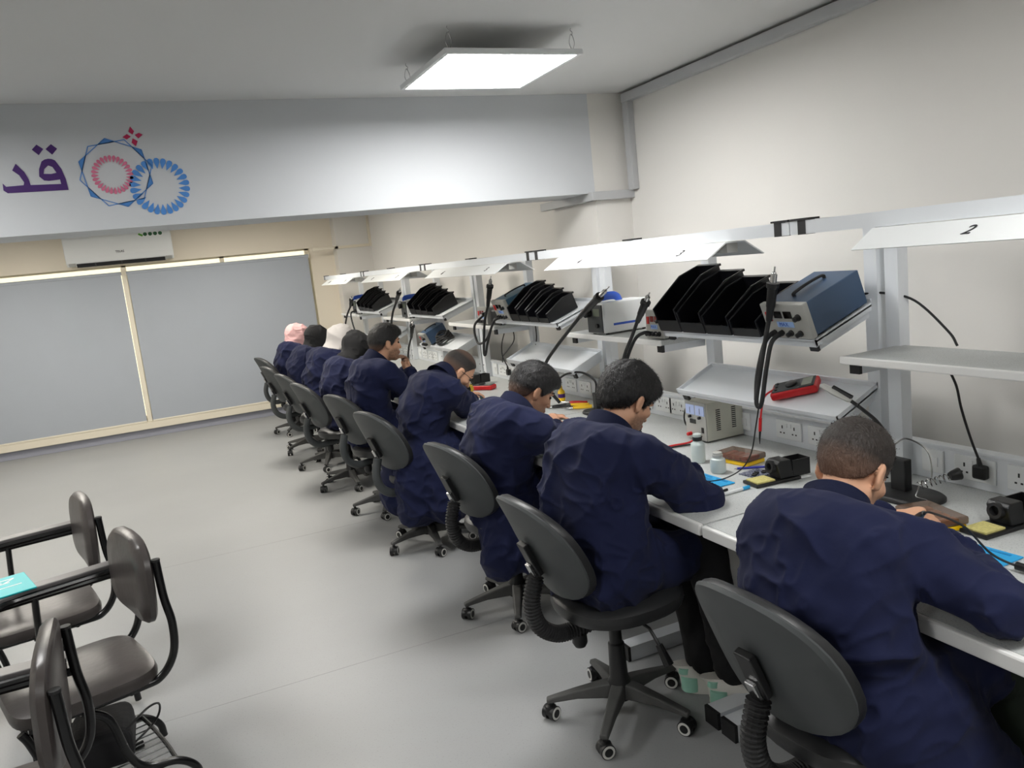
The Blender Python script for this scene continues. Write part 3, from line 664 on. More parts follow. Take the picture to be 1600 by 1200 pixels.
u2 = white_unit((2.285, 7.28, 1.2475), .05, 'white unit with blue handle on the fourth bench')
gun(u2, (2.05, 7.02, 1.545), (2.05, 7.24, 1.40), [(2.05, 7.242, 1.40), (2.04, 7.36, 1.30), (2.04, 7.46, 1.16), (2.06, 7.48, 1.0)], hr=.010)
bin_row(8.30, 8.95, 4, 'on the farthest bench', .9)
u3 = white_unit((2.285, 9.30, 1.2475), .05, 'white unit with blue handle on the farthest bench')
gun(u3, (2.05, 9.0, 1.47), (2.05, 9.16, 1.34), [(2.05, 9.162, 1.34), (2.04, 9.34, 1.24), (2.03, 9.50, 1.08), (2.03, 9.52, .95)], hr=.010)
to_local(MB().tube(spline([(2.13, 9.2, 1.29), (2.06, 9.2, 1.27), (2.03, 9.05, 1.15), (2.03, 8.9, 1.0)], 6), .009, 8), u3).build('air_hose', M_rub, u3, smooth=True)
# black monitor on the nearest bench
mo = thing('monitor', 'black flat monitor edge at the right border of the nearest bench', 'monitor', (2.27, 1.02, ZT))
MB().box((0, 0, .33), (.035, .52, .30)).build('screen_housing', M_blk, mo, bevel=.006)
MB().box((-.0185, 0, .335), (.002, .49, .26)).build('screen', M_disp, mo)
MB().mm(-.015, .03, -.03, .03, .012, .22).build('neck', M_blk, mo); MB().mm(-.09, .09, -.12, .12, 0, .012).build('foot_plate', M_blk, mo, bevel=.004)
# plugs in the sockets
def plug(y, pts, label):
    t = thing('mains_plug', label, 'plug', (XBK-.03, y, .83))
    m = MB(); m.mm(-.030, -.002, -.024, .024, -.022, .026); m.build('plug_body', M_blk, t, bevel=.008, seg=3)
    m = MB().tube([(-.018, 0, .02), (-.018, .006, .05)], [.010, .006], 8); m.build('strain_relief', M_blk, t, smooth=True)
    to_local(MB().tube(spline([(XBK-.048, y+.006, .88)]+pts, 8), .0042, 8), t).build('lead', M_blk, t, smooth=True)
plug(1.735, [(2.40, 1.755, .95), (2.385, 1.775, 1.05), (2.375, 1.785, 1.13), (2.37, 1.815, 1.20), (2.385, 1.83, 1.24)], 'black mains plug in the double socket under the flat shelf')
plug(5.62, [(2.40, 5.66, .96), (2.38, 5.60, 1.06), (2.37, 5.50, 1.16), (2.36, 5.42, 1.24)], 'black mains plug on the third bench')
# ------------------------------------------------------------------ small things on the worktops
T = ZT+.001
def iron_holder(x, y, az, label):
    t = thing('iron_holder', label, 'iron stand', (x, y, T), (0, 0, az), 'soldering iron holders with sponge trays')
    MB().mm(-.10, .10, -.045, .045, 0, .012).build('tray', M_blk, t, bevel=.003)
    MB().mm(-.09, -.01, -.036, .036, .010, .018).build('sponge', M_sponge, t, bevel=.002)
    hb = MB().prism([(.015, .012), (.0, .07), (.012, .082), (.062, .082), (.072, .012)], lambda a, b, h: (a, h, b), -.036, .036).build('holder_block', M_blk, t, bevel=.004)
    MB().lathe([(.024, 0), (.024, .02), (.015, .02), (.013, .0)], (.008, 0, .055), n=18, rot=ry(-PI/2+.15)).build('iron_socket', M_rub, t, smooth=True)
    MB().mm(.072, .15, -.034, -.030, .012, .075).build('side_guard', M_blk, t); MB().mm(.072, .15, .030, .034, .012, .075).build('side_guard', M_blk, t)
    MB().mm(.146, .15, -.034, .034, .012, .075).build('rear_guard', M_blk, t)
    return t
iron_holder(2.16, 1.50, -.05, 'iron holder with yellow sponge near the right border')
iron_holder(2.03, 2.30, -.1, 'iron holder with yellow sponge between the two nearest workers')
def silicone_mat(x, y, az, label, w=.30, d=.22):
    t = thing('work_mat', label, 'mat', (x, y, T), (0, 0, az), 'blue silicone work mats')
    MB().mm(-d/2, d/2, -w/2, w/2, 0, .004).build('mat_sheet', M_mat, t, bevel=.0015)
    MB().mm(d*.05, d*.36, -w*.2, w*.22, .004, .0046).build('printed_panel', M_matd, t)
    for i in range(3): MB().mm(d*.40, d*.44, -w*.42+.09*i, -w*.42+.09*i+.06, .004, .0055).build('parts_pocket', M_matd, t)
silicone_mat(1.90, 1.47, .05, 'blue silicone mat under the nearest worker\'s hands')
silicone_mat(1.80, 2.52, .03, 'blue silicone mat in front of the second worker')
silicone_mat(1.82, 3.62, .03, 'blue silicone mat in front of the third worker')
silicone_mat(1.80, 4.85, .03, 'blue silicone mat in front of the worker with glasses')
# organiser boxes: smoky lid, yellow tray
def organiser(x, y, az, label, inner):
    t = thing('parts_box', label, 'box', (x, y, T), (0, 0, az), 'smoky-lidded parts boxes')
    MB().mm(-.055, .055, -.085, .085, 0, .016).build('tray', M_yel, t, bevel=.003)
    MB().mm(-.060, .060, -.09, .09, .017, .042).build('lid', M_smoke, t, bevel=.006)
    for i in range(4): MB().mm(-.04, .04, -.07+.037*i, -.045+.037*i, .0165, .03).build('parts', inner, t)
organiser(2.065, 1.645, -.25, 'yellow parts box with smoky lid before the nearest worker', M_orng)
organiser(2.13, 2.60, .15, 'yellow parts box with red parts beside the bottles', M_red)
# magnifier lamp and coil stand
ls = thing('lamp_stand', 'black stand with gooseneck lamp and spring iron rest', 'lamp', (2.22, 1.865, T))
MB().loft([[(x*s, y*s, z) for x, y in superell(.18, .26, p=2.6)] for s, z in ((1, 0), (1, .010), (.94, .016))]).build('base_plate', M_blk, ls, smooth=True)
MB().mm(.0, .035, .0, .06, .014, .125).build('stand_post', M_blk, ls, bevel=.004)
MB().tube(spline([(.0, .045, .12), (-.005, .05, .18), (-.03, .075, .25), (-.07, .10, .30), (-.10, .125, .335)], 8), .0065, 8).build('gooseneck', M_blk, ls, smooth=True)
hd = Vector((-.10, .125, .335)); he = Vector((-.125, .235, .385)); dv = (he-hd)
MB().tube([hd-dv*.02, hd+dv*.05, hd+dv*.5, hd+dv*.95, he], [.008, .016, .021, .016, .004], 12, flat=.5).build('lamp_head', M_panelgrey, ls, smooth=True)
MB().tube([hd+dv*.0+Vector((.004, 0, .010)), hd+dv*.6+Vector((.004, 0, .013))], [.010, .008], 8).build('lamp_back', M_blk, ls, smooth=True)
MB().tube(spline([(.01, .05, .17), (.06, .04, .185), (.10, .0, .15), (.105, -.02, .10), (.09, -.03, .03)], 8), .003, 6).build('wire_arm', M_chrome, ls, smooth=True)
cq = MB(); a0, a1 = Vector((.0, -.055, .050)), Vector((.085, -.105, .075)); ax = (a1-a0).normalized(); uu = ax.orthogonal().normalized(); ww = ax.cross(uu)
cq.tube([a0+(a1-a0)*(i/90)+(uu*math.cos(i*.49)+ww*math.sin(i*.49))*.0125 for i in range(91)], .0022, 5)
cq.build('coil_spring', M_chrome, ls, smooth=True)
MB().tube([a1, a1+ax*.008, a1+ax*.03, a1+ax*.034], [.014, .017, .021, .019], 14).build('spring_mouth', M_blk, ls, smooth=True)
MB().tube(spline([a0, a0+Vector((-.01, 0, -.02)), (-.02, -.06, .016), (-.02, -.10, .014)], 5), .0025, 6).build('spring_bracket', M_chrome, ls, smooth=True)
# soldering iron in the nearest worker's hand, cable to the right
si = thing('soldering_iron', 'black soldering iron with cable held by the nearest worker', 'soldering iron', (1.86, 1.50, .85))
p0, p1 = Vector((1.885, 1.555, .838)), Vector((1.825, 1.475, .895))
to_local(MB().tube([p0+(p0-p1)*.55, p0+(p0-p1)*.5, p0], [.0015, .003, .004], 8), si).build('iron_tip', M_chrome, si, smooth=True)
to_local(MB().tube([p0, p0+(p1-p0)*.1, p0+(p1-p0)*.6, p1], [.009, .011, .010, .006], 10), si).build('iron_grip', M_blk, si, smooth=True)
to_local(MB().tube(spline([p1, (1.815, 1.44, .905), (1.855, 1.38, .875), (1.90, 1.335, .80), (1.925, 1.27, .775), (1.93, 1.22, .772)], 8), .0032, 6), si).build('iron_cable', M_blk, si, smooth=True)
to_local(MB().tube([(1.925, 1.285, .777), (1.93, 1.22, .775), (1.935, 1.13, .772)], [.011, .009, .009], 10), si).build('cable_connector', M_blk, si, smooth=True)
ms = thing('computer_mouse', 'white mouse-shaped gadget at the right border', 'mouse', (1.80, 1.145, T))
MB().loft([[(x*s, y*s, z) for x, y in superell(.065, .11, p=2.2)] for s, z in ((.92, 0), (1, .008), (.92, .022), (.6, .032), (.2, .034))]).build('shell', M_white, ms, smooth=True)
MB().box((.0, .02, .0335), (.006, .03, .004)).build('blue_mark', M_pen, ms)
def pen(x, y, az, L, m1, m2, label, r=.0045):
    t = thing('pen', label, 'pen', (x, y, T+r), (0, 0, az))
    MB().cyl((-L/2, 0, 0), (L*.28, 0, 0), r, n=10).build('barrel', m1, t, smooth=True)
    MB().cyl((L*.28, 0, 0), (L*.5, 0, 0), r*1.12, n=10).build('cap', m2, t, smooth=True)
    MB().cyl((-L/2-.012, 0, 0), (-L/2, 0, 0), r*.2, r*.9, n=8).build('tip', M_panelgrey, t, smooth=True)
pen(1.93, 1.535, 1.35, .16, M_white, M_red, 'white and red pen on the nearest blue mat')
pen(1.835, 2.285, .05, .15, M_white, M_mat, 'white marker with blue cap lying by the bench joint', .006)
pen(1.775, 2.315, .12, .12, M_ink, M_blk, 'black marker lying beside the white one')
pen(2.10, 2.475, -.55, .14, M_pen, M_pen, 'blue ballpoint pen in front of the yellow parts box')
# second worker's corner
def bottle(x, y, r, h, label, capm):
    t = thing('dispenser_bottle', label, 'bottle', (x, y, T), group='translucent dispenser bottles')
    MB().lathe([(r*.9, 0), (r, .006), (r, h*.58), (r*.94, h*.66), (r*.55, h*.74), (r*.5, h*.78)], n=20).build('bottle_body', M_bottle, t, smooth=True)
    MB().lathe([(r*.66, h*.76), (r*.68, h*.78), (r*.68, h*.88), (r*.6, h*.89)], n=18).build('neck_ring', capm, t, smooth=True)
    MB().lathe([(r*.58, h*.885), (r*.62, h*.9), (r*.60, h*.98), (r*.4, h)], n=18).build('bottle_cap', M_bottle if capm is M_blk else M_panelgrey, t, smooth=True)
bottle(2.005, 2.715, .030, .125, 'tall translucent bottle with black neck ring', M_blk)
bottle(1.965, 2.535, .031, .085, 'short translucent bottle with grey metal cap', M_panelgrey)
pc = thing('circuit_board', 'dark blue circuit board lying by the iron holder', 'circuit board', (2.055, 2.415, T), (0, 0, .1))
MB().mm(-.05, .05, -.045, .045, 0, .003).build('board', M_pcb, pc)
for i in range(5): MB().mm(-.04+.018*i, -.03+.018*i, -.03+.01*(i % 3), -.012+.01*(i % 3), .003, .008).build('chip', M_blk, pc)
ps = thing('power_supply', 'cream bench power supply with two blue meters', 'power supply', (2.325, 3.015, T))
MB().mm(-.095, .115, -.078, .078, .006, .188).build('case', M_cream2, ps, bevel=.003)
MB().mm(-.100, -.094, -.076, .076, .008, .186).build('front_panel', M_panelgrey, ps)
for s in (-1, 1):
    MB().mm(-.1025, -.0995, s*.036-.032, s*.036+.032, .125, .172).build('meter_face', M_meter, ps)
    MB().mm(-.1035, -.1024, s*.036-.001, s*.036+.001, .132, .160).build('meter_needle', M_ink, ps)
    MB().lathe([(.007, 0), (.007, .012)], (-.100, s*.036, .115), n=10, rot=ry(-PI/2)).build('knob', M_blk, ps)
    MB().lathe([(.009, 0), (.009, .02), (.006, .024)], (-.100, s*.03+.01, .03), n=10, rot=ry(-PI/2)).build('terminal', M_red if s > 0 else M_blk, ps)
MB().mm(-.1025, -.0995, -.002, .042, .082, .103).build('display', M_disp, ps)
MB().mm(-.104, -.0995, -.058, -.044, .045, .07).build('power_switch', M_blk, ps)
for yv, xs in ((-.0785, (-.03, .06)),):
    for xc in xs:
        for i in range(11): MB().mm(xc-.012, xc+.012, yv-.0006, yv+.0006, .05+.0095*i, .0545+.0095*i).build('vent_slot', M_cap, ps)
for a, b in ((-.08, -.06), (.09, .06)):
    MB().cyl((a, b, 0), (a, b, .008), .01, n=8).build('foot', M_cap, ps)
to_local(MB().tube(spline([(2.45, 3.06, .86), (2.40, 3.17, .92), (2.36, 3.24, .90), (2.33, 3.25, .82), (2.33, 3.2, .775), (2.40, 3.10, .775)], 8), .0045, 8), ps).build('mains_lead', M_blk, ps, smooth=True)
tl = thing('test_leads', 'red test leads with crocodile clips on the bench', 'test leads', (2.08, 3.0, T))
MB().tube(spline([(.14, -.01, .03), (.08, -.02, .012), (.0, .0, .008), (-.06, .01, .006)], 6), .0045, 6).build('red_lead', M_red, tl, smooth=True)
MB().tube(spline([(.14, -.03, .03), (.09, -.05, .010), (.02, -.025, .006), (-.05, -.012, .006)], 6), .004, 6).build('black_lead', M_blk, tl, smooth=True)
for s in (-1, 1): MB().tube([(-.05, s*.008, .008), (-.085, s*.014, .010), (-.11, s*.012, .008)], [.006, .008, .003], 8).build('crocodile_clip', M_red if s > 0 else M_chrome, tl, smooth=True)
def multimeter(loc, rot, label):
    t = thing('multimeter', label, 'multimeter', loc, rot, 'red digital multimeters')
    MB().mm(-.095, .095, -.045, .045, 0, .034).build('holster', M_red, t, bevel=.010, seg=3)
    MB().mm(-.085, .085, -.037, .037, .030, .038).build('face', M_shell, t, bevel=.003)
    MB().mm(.035, .075, -.028, .028, .038, .0395).build('screen', M_lcd, t)
    MB().lathe([(.024, .038), (.024, .044), (.020, .047)], (-.01, 0, 0), n=18).build('dial', M_blk, t, smooth=True)
    for i in range(3): MB().cyl((-.07, -.024+.024*i, .036), (-.07, -.024+.024*i, .042), .006, n=10).build('socket', M_blk, t)
    return t
mm = multimeter((2.298, 2.43, tray_at(2.298)+.006), (0, -TB, .0), 'red multimeter lying on the tray with a probe hanging down')
mm.rotation_euler = (Matrix.Rotation(-TB, 3, 'Y') @ Matrix.Rotation(-1.0, 3, 'Z')).to_euler()
to_local(MB().tube(spline([(2.26, 2.49, 1.07), (2.20, 2.50, 1.045), (2.175, 2.495, 1.01), (2.165, 2.50, .95)], 6), .004, 6), mm).build('probe_lead', M_red, mm, smooth=True)
to_local(MB().tube([(2.165, 2.50, .955), (2.162, 2.503, .90)], .0065, 8), mm).build('probe_grip', M_red, mm, smooth=True)
to_local(MB().tube([(2.162, 2.503, .90), (2.160, 2.505, .875), (2.159, 2.506, .845)], [.005, .004, .001], 8), mm).build('probe_tip', M_blk, mm, smooth=True)
# third worker: pliers, small bottle, green bits, gooseneck magnifier
def pliers(x, y, az, m, label):
    t = thing('pliers', label, 'pliers', (x, y, T), (0, 0, az), 'hand tools on the third bench place')
    for s in (-1, 1): MB().tube(spline([(.0, 0, .010), (-.05, s*.018, .010), (-.12, s*.022, .010)], 5), [.005]+[.007]*9+[.008], 8).build('grip', m, t, smooth=True)
    MB().tube([(-.005, 0, .010), (.02, 0, .010), (.06, 0, .010)], [.011, .010, .003], 8, flat=.6).build('jaws', M_chrome, t, smooth=True)
pliers(2.24, 4.30, 2.2, M_yel, 'yellow-handled pliers nearest the gooseneck lamp'); pliers(2.20, 4.20, 2.6, M_yel, 'yellow-handled cutters lying across the bench')
pliers(2.28, 4.38, 2.0, M_red, 'red-handled pliers among the yellow ones'); pliers(2.13, 4.34, 2.7, M_blk, 'black-handled pliers in front of the yellow ones')
sb = thing('flux_bottle', 'small yellow and purple bottle behind the pliers', 'bottle', (2.30, 4.52, T))
MB().lathe([(.022, 0), (.023, .01), (.023, .06), (.010, .075), (.009, .09), (.002, .11)], n=16).build('bottle_body', M_yel, sb, smooth=True)
MB().lathe([(.0235, .02), (.0235, .045)], n=16).build('label_band', M_purple, sb, smooth=True)
gb = tag(MB().lathe([(.02, 0), (.016, .012), (.004, .018)], n=7).build('green_scrap', M_green), 'small green scrap on the third worker\'s place', 'scrap'); gb.location = (1.98, 3.98, T)
gl = thing('magnifier_lamp', 'round magnifier on a black gooseneck over the third place', 'lamp', (2.25, 3.98, T))
MB().loft([[(x*s, y*s, z) for x, y in superell(.16, .18, p=2.6)] for s, z in ((1, 0), (1, .010), (.94, .016))]).build('base_plate', M_blk, gl, smooth=True)
MB().mm(-.015, .015, -.02, .02, .014, .12).build('stand_post', M_blk, gl, bevel=.004)
MB().tube(spline([(0, 0, .11), (0, .0, .19), (-.03, .09, .235), (-.07, .20, .225), (-.10, .27, .19)], 8), .0065, 8).build('gooseneck', M_blk, gl, smooth=True)
mr = MB(); mc = Vector((-.13, .32, .155))
mr.tube([mc+Vector((math.cos(a)*.045, math.sin(a)*.045, .35*math.cos(a)*.045)) for a in [2*PI*i/24 for i in range(25)]], .007, 8); mr.build('magnifier_rim', M_blk, gl, smooth=True)
MB().lathe([(.002, -.003), (.042, -.001), (.042, .001), (.002, .003)], tuple(mc), n=24, rot=ry(-.34)).build('lens', M_bottle, gl, smooth=True)
# fourth and fifth workers
mm4 = multimeter((2.13, 5.46, T), (0, 0, -.9), 'red multimeter lying beside the worker with glasses')
def tape(x, y, label):
    t = thing('tape_roll', label, 'tape', (x, y, T+.035), (0, 0, .6), 'rolls of amber tape')
    MB().lathe([(.024, -.012), (.034, -.012), (.034, .012), (.024, .012), (.024, -.012)], n=22, rot=ry(PI/2)).build('tape_ring', M_tape, t, smooth=True)
    MB().lathe([(.020, -.0125), (.0238, -.0125), (.0238, .0125), (.020, .0125), (.020, -.0125)], n=22, rot=ry(PI/2)).build('core', M_blk, t, smooth=True)
tape(1.99, 5.38, 'roll of amber tape standing by the red multimeter'); tape(1.78, 6.10, 'roll of amber tape standing beside the upright worker')
bt = thing('parts_tray', 'black open parts tray behind the upright worker\'s hands', 'tray', (2.10, 6.42, T))
MB().mm(-.09, .09, -.11, .11, 0, .006).build('floor_panel', M_blk, bt)
for a in ((-.09, -.084, -.11, .11), (.084, .09, -.11, .11), (-.09, .09, -.11, -.104), (-.09, .09, .104, .11)): MB().mm(a[0], a[1], a[2], a[3], .006, .075).build('side_wall', M_blk, bt)
h3 = iron_holder(2.14, 5.72, .1, 'iron holder beside the fourth worker\'s multimeter')
# loose mains leads hanging down the back
def lead(pts, label, r=.0042):
    o = MB().tube(spline(pts, 8), r, 8).build('hanging_lead', M_blk, smooth=True); tag(o, label, 'cable', 'black leads hanging behind the shelves')
lead([(2.40, 3.12, 1.22), (2.42, 3.10, 1.12), (2.43, 3.08, 1.0), (2.43, 3.09, .90)], 'black lead hanging below the small grey station')
lead([(2.38, 4.98, 1.30), (2.40, 5.02, 1.12), (2.36, 5.06, .98), (2.28, 5.10, .85), (2.24, 5.14, .768)], 'black lead dropping from the teal-blue station to the worktop')
lead([(2.40, 5.42, 1.23), (2.42, 5.45, 1.10), (2.41, 5.55, 1.02), (2.42, 5.70, .95), (2.43, 5.74, .90)], 'black lead looping behind the third bench')
# ------------------------------------------------------------------ people: implicit surfaces turned into one mesh per body / garment
def V(p): return np.array(p, dtype=np.float32)
class Field:
    def __init__(s, lo, hi, h):
        s.h = h; s.lo = V(lo); n = np.ceil((V(hi)-s.lo)/h).astype(int)+1; s.n = n
        s.F = np.full(tuple(n), 1.0, np.float32); s.ax = [s.lo[i]+h*np.arange(n[i], dtype=np.float32) for i in range(3)]
    def block(s, lo, hi):
        a = np.maximum(0, np.floor((V(lo)-s.lo)/s.h).astype(int)); b = np.minimum(s.n, np.ceil((V(hi)-s.lo)/s.h).astype(int)+1)
        if (b <= a).any(): return None
        return tuple(slice(a[i], b[i]) for i in range(3))
    def apply(s, fn, lo, hi, k, mode='u'):
        m = k+.03; bl = s.block(V(lo)-m, V(hi)+m)
        if bl is None: return s
        X = s.ax[0][bl[0]][:, None, None]; Y = s.ax[1][bl[1]][None, :, None]; Z = s.ax[2][bl[2]][None, None, :]
        d = fn(X, Y, Z); A = s.F[bl]
        if mode == 'u':
            h = np.clip(.5+.5*(A-d)/k, 0, 1); s.F[bl] = A*(1-h)+d*h-k*h*(1-h)
        else:   # subtract
            h = np.clip(.5-.5*(A+d)/k, 0, 1); s.F[bl] = A*(1-h)+(-d)*h+k*h*(1-h)
        return s
    def cone(s, a, b, r1, r2, k=.02, mode='u'):
        a, b = V(a), V(b); ba = b-a; q = float(ba @ ba)+1e-9
        def fn(X, Y, Z):
            px, py, pz = X-a[0], Y-a[1], Z-a[2]; t = np.clip((px*ba[0]+py*ba[1]+pz*ba[2])/q, 0, 1)
            return np.sqrt((px-t*ba[0])**2+(py-t*ba[1])**2+(pz-t*ba[2])**2)-(r1+(r2-r1)*t)
        r = max(r1, r2); return s.apply(fn, np.minimum(a, b)-r, np.maximum(a, b)+r, k, mode)
    def ell(s, c, B, r, k=.02, mode='u'):
        """ellipsoid with axes = rows of B"""
        c = V(c); B = np.array(B, np.float32); r = V(r)
        def fn(X, Y, Z):
            px, py, pz = X-c[0], Y-c[1], Z-c[2]; q = [B[i][0]*px+B[i][1]*py+B[i][2]*pz for i in range(3)]
            k0 = np.sqrt((q[0]/r[0])**2+(q[1]/r[1])**2+(q[2]/r[2])**2); k1 = np.sqrt((q[0]/r[0]**2)**2+(q[1]/r[1]**2)**2+(q[2]/r[2]**2)**2)
            return k0*(k0-1)/np.maximum(k1, 1e-4)
        R_ = float(max(r)); return s.apply(fn, c-R_, c+R_, k, mode)
    def mesh(s):
        F = s.F; ins = F < 0; h = s.h
        c = [ins[i:F.shape[0]-1+i, j:F.shape[1]-1+j, k:F.shape[2]-1+k] for i in (0, 1) for j in (0, 1) for k in (0, 1)]
        cnt = sum(x.astype(np.int8) for x in c); act = (cnt > 0) & (cnt < 8); I = np.argwhere(act)
        if len(I) == 0: return np.zeros((0, 3)), np.zeros((0, 4), int)
        idx = np.full(act.shape, -1, np.int64); idx[act] = np.arange(len(I))
        val = {}
        for i in (0, 1):
            for j in (0, 1):
                for k in (0, 1): val[i, j, k] = F[I[:, 0]+i, I[:, 1]+j, I[:, 2]+k]
        acc = np.zeros((len(I), 3), np.float32); num = np.zeros(len(I), np.float32)
        corners = list(val)
        for a in corners:
            for ax in range(3):
                if a[ax] == 0:
                    b = list(a); b[ax] = 1; b = tuple(b); fa, fb = val[a], val[b]; m = (fa < 0) != (fb < 0)
                    t = fa[m]/(fa[m]-fb[m]); p = np.tile(V(a), (m.sum(), 1)); p[:, ax] = t; acc[m] += p; num[m] += 1
        P = (I+acc/num[:, None])*h+s.lo
        quads = []
        for ax in range(3):
            sl0 = [slice(None)]*3; sl1 = [slice(None)]*3; sl0[ax] = slice(0, -1); sl1[ax] = slice(1, None)
            A, B_ = ins[tuple(sl0)], ins[tuple(sl1)]; u, w = [(1, 2), (2, 0), (0, 1)][ax]
            E = np.argwhere(A != B_)
            E = E[(E[:, u] > 0) & (E[:, w] > 0) & (E[:, u] < F.shape[u]-1) & (E[:, w] < F.shape[w]-1)]
            if len(E) == 0: continue
            q = []
            for du, dw in ((-1, -1), (0, -1), (0, 0), (-1, 0)):
                e = E.copy(); e[:, u] += du; e[:, w] += dw; q.append(idx[e[:, 0], e[:, 1], e[:, 2]])
            q = np.stack(q, 1); fl = ~A[E[:, 0], E[:, 1], E[:, 2]]; q[fl] = q[fl][:, ::-1]; quads.append(q)
        Q = np.concatenate(quads); Q = Q[(Q >= 0).all(1)]
        return P, Q
def vnoise(P, fr, seed):
    P = P*fr+seed*17.13; i = np.floor(P).astype(np.int64); f = P-i; f = f*f*(3-2*f)
    def hsh(x, y, z): n = (x*374761393+y*668265263+z*2147483647+seed*1274126177) & 0x7fffffff; n = ((n ^ (n >> 13))*1274126177) & 0x7fffffff; return ((n ^ (n >> 16)) & 0xffff)/65535.0
    r = 0
    for a in (0, 1):
        for b in (0, 1):
            for c in (0, 1):
                w = (f[:, 0] if a else 1-f[:, 0])*(f[:, 1] if b else 1-f[:, 1])*(f[:, 2] if c else 1-f[:, 2]); r = r+w*hsh(i[:, 0]+a, i[:, 1]+b, i[:, 2]+c)
    return r
def normals(P, Q):
    n = np.cross(P[Q[:, 2]]-P[Q[:, 0]], P[Q[:, 3]]-P[Q[:, 1]]); N = np.zeros_like(P)
    for i in range(4): np.add.at(N, Q[:, i], n)
    return N/np.maximum(np.linalg.norm(N, axis=1, keepdims=True), 1e-9)
def relax(P, Q, it=1, f=.5):
    for _ in range(it):
        S = np.zeros_like(P); C = np.zeros(len(P))
        for i in range(4):
            for j in (1, 3): np.add.at(S, Q[:, i], P[Q[:, (i+j) % 4]]); np.add.at(C, Q[:, i], 1)
        P = P+f*(S/np.maximum(C, 1)[:, None]-P)
    return P
def add_mesh(name, P, Q, m, parent, org):
    me = bpy.data.meshes.new(name); P = (P-V(org)).astype(np.float32); Q = Q.astype(np.int32)
    me.vertices.add(len(P)); me.vertices.foreach_set('co', P.ravel()); me.loops.add(Q.size); me.loops.foreach_set('vertex_index', Q.ravel())
    me.polygons.add(len(Q)); me.polygons.foreach_set('loop_start', np.arange(0, Q.size, 4, dtype=np.int32)); me.polygons.foreach_set('loop_total', np.full(len(Q), 4, np.int32))
    me.update(calc_edges=True); me.validate(); me.shade_smooth()
    for x in (m if isinstance(m, list) else [m]): me.materials.append(x)
    o = bpy.data.objects.new(name, me); COL.objects.link(o); o.parent = parent; return o
def unit(v): v = V(v); return v/np.linalg.norm(v)
def ik(s, w, l1, l2, pole):
    """elbow between shoulder s and wrist w"""
    d = w-s; L = float(np.linalg.norm(d)); L = min(L, (l1+l2)*.995); u = unit(d); a = (l1*l1-l2*l2+L*L)/(2*L); hh = math.sqrt(max(l1*l1-a*a, 1e-5))
    p = V(pole); p = p-u*(p @ u); return s+u*a+unit(p)*hh
def wrinkle(P, N, seed, amp, up):
    """cloth creases: ridged noise stretched along slanting directions"""
    out = np.zeros(len(P))
    for i, (fr, st, am) in enumerate(((5.5, .28, 1.2), (9., .26, 1.15), (14., .26, .85), (23., .32, .5))):
        th = [.6, -.75, .2, 1.4][i]+seed*1.7; dirv = unit((math.cos(th)*.7, math.sin(th)*.7, (.75, -.6, .35, -.3)[i]))
        Pw = P+.05*np.stack([vnoise(P, 4., seed+50+q_)-.5 for q_ in range(3)], 1); S = Pw-np.outer(Pw @ dirv, dirv)*(1-st); n = vnoise(S, fr, seed*7+i+1); n2 = vnoise(S, fr*.5, seed*7+i+31)
        out += am*((1-np.abs(2*n-1))**4.0-.22)*np.clip(2.4*n2-.5, .12, 1.4)
    return P+N*(amp*out)[:, None]
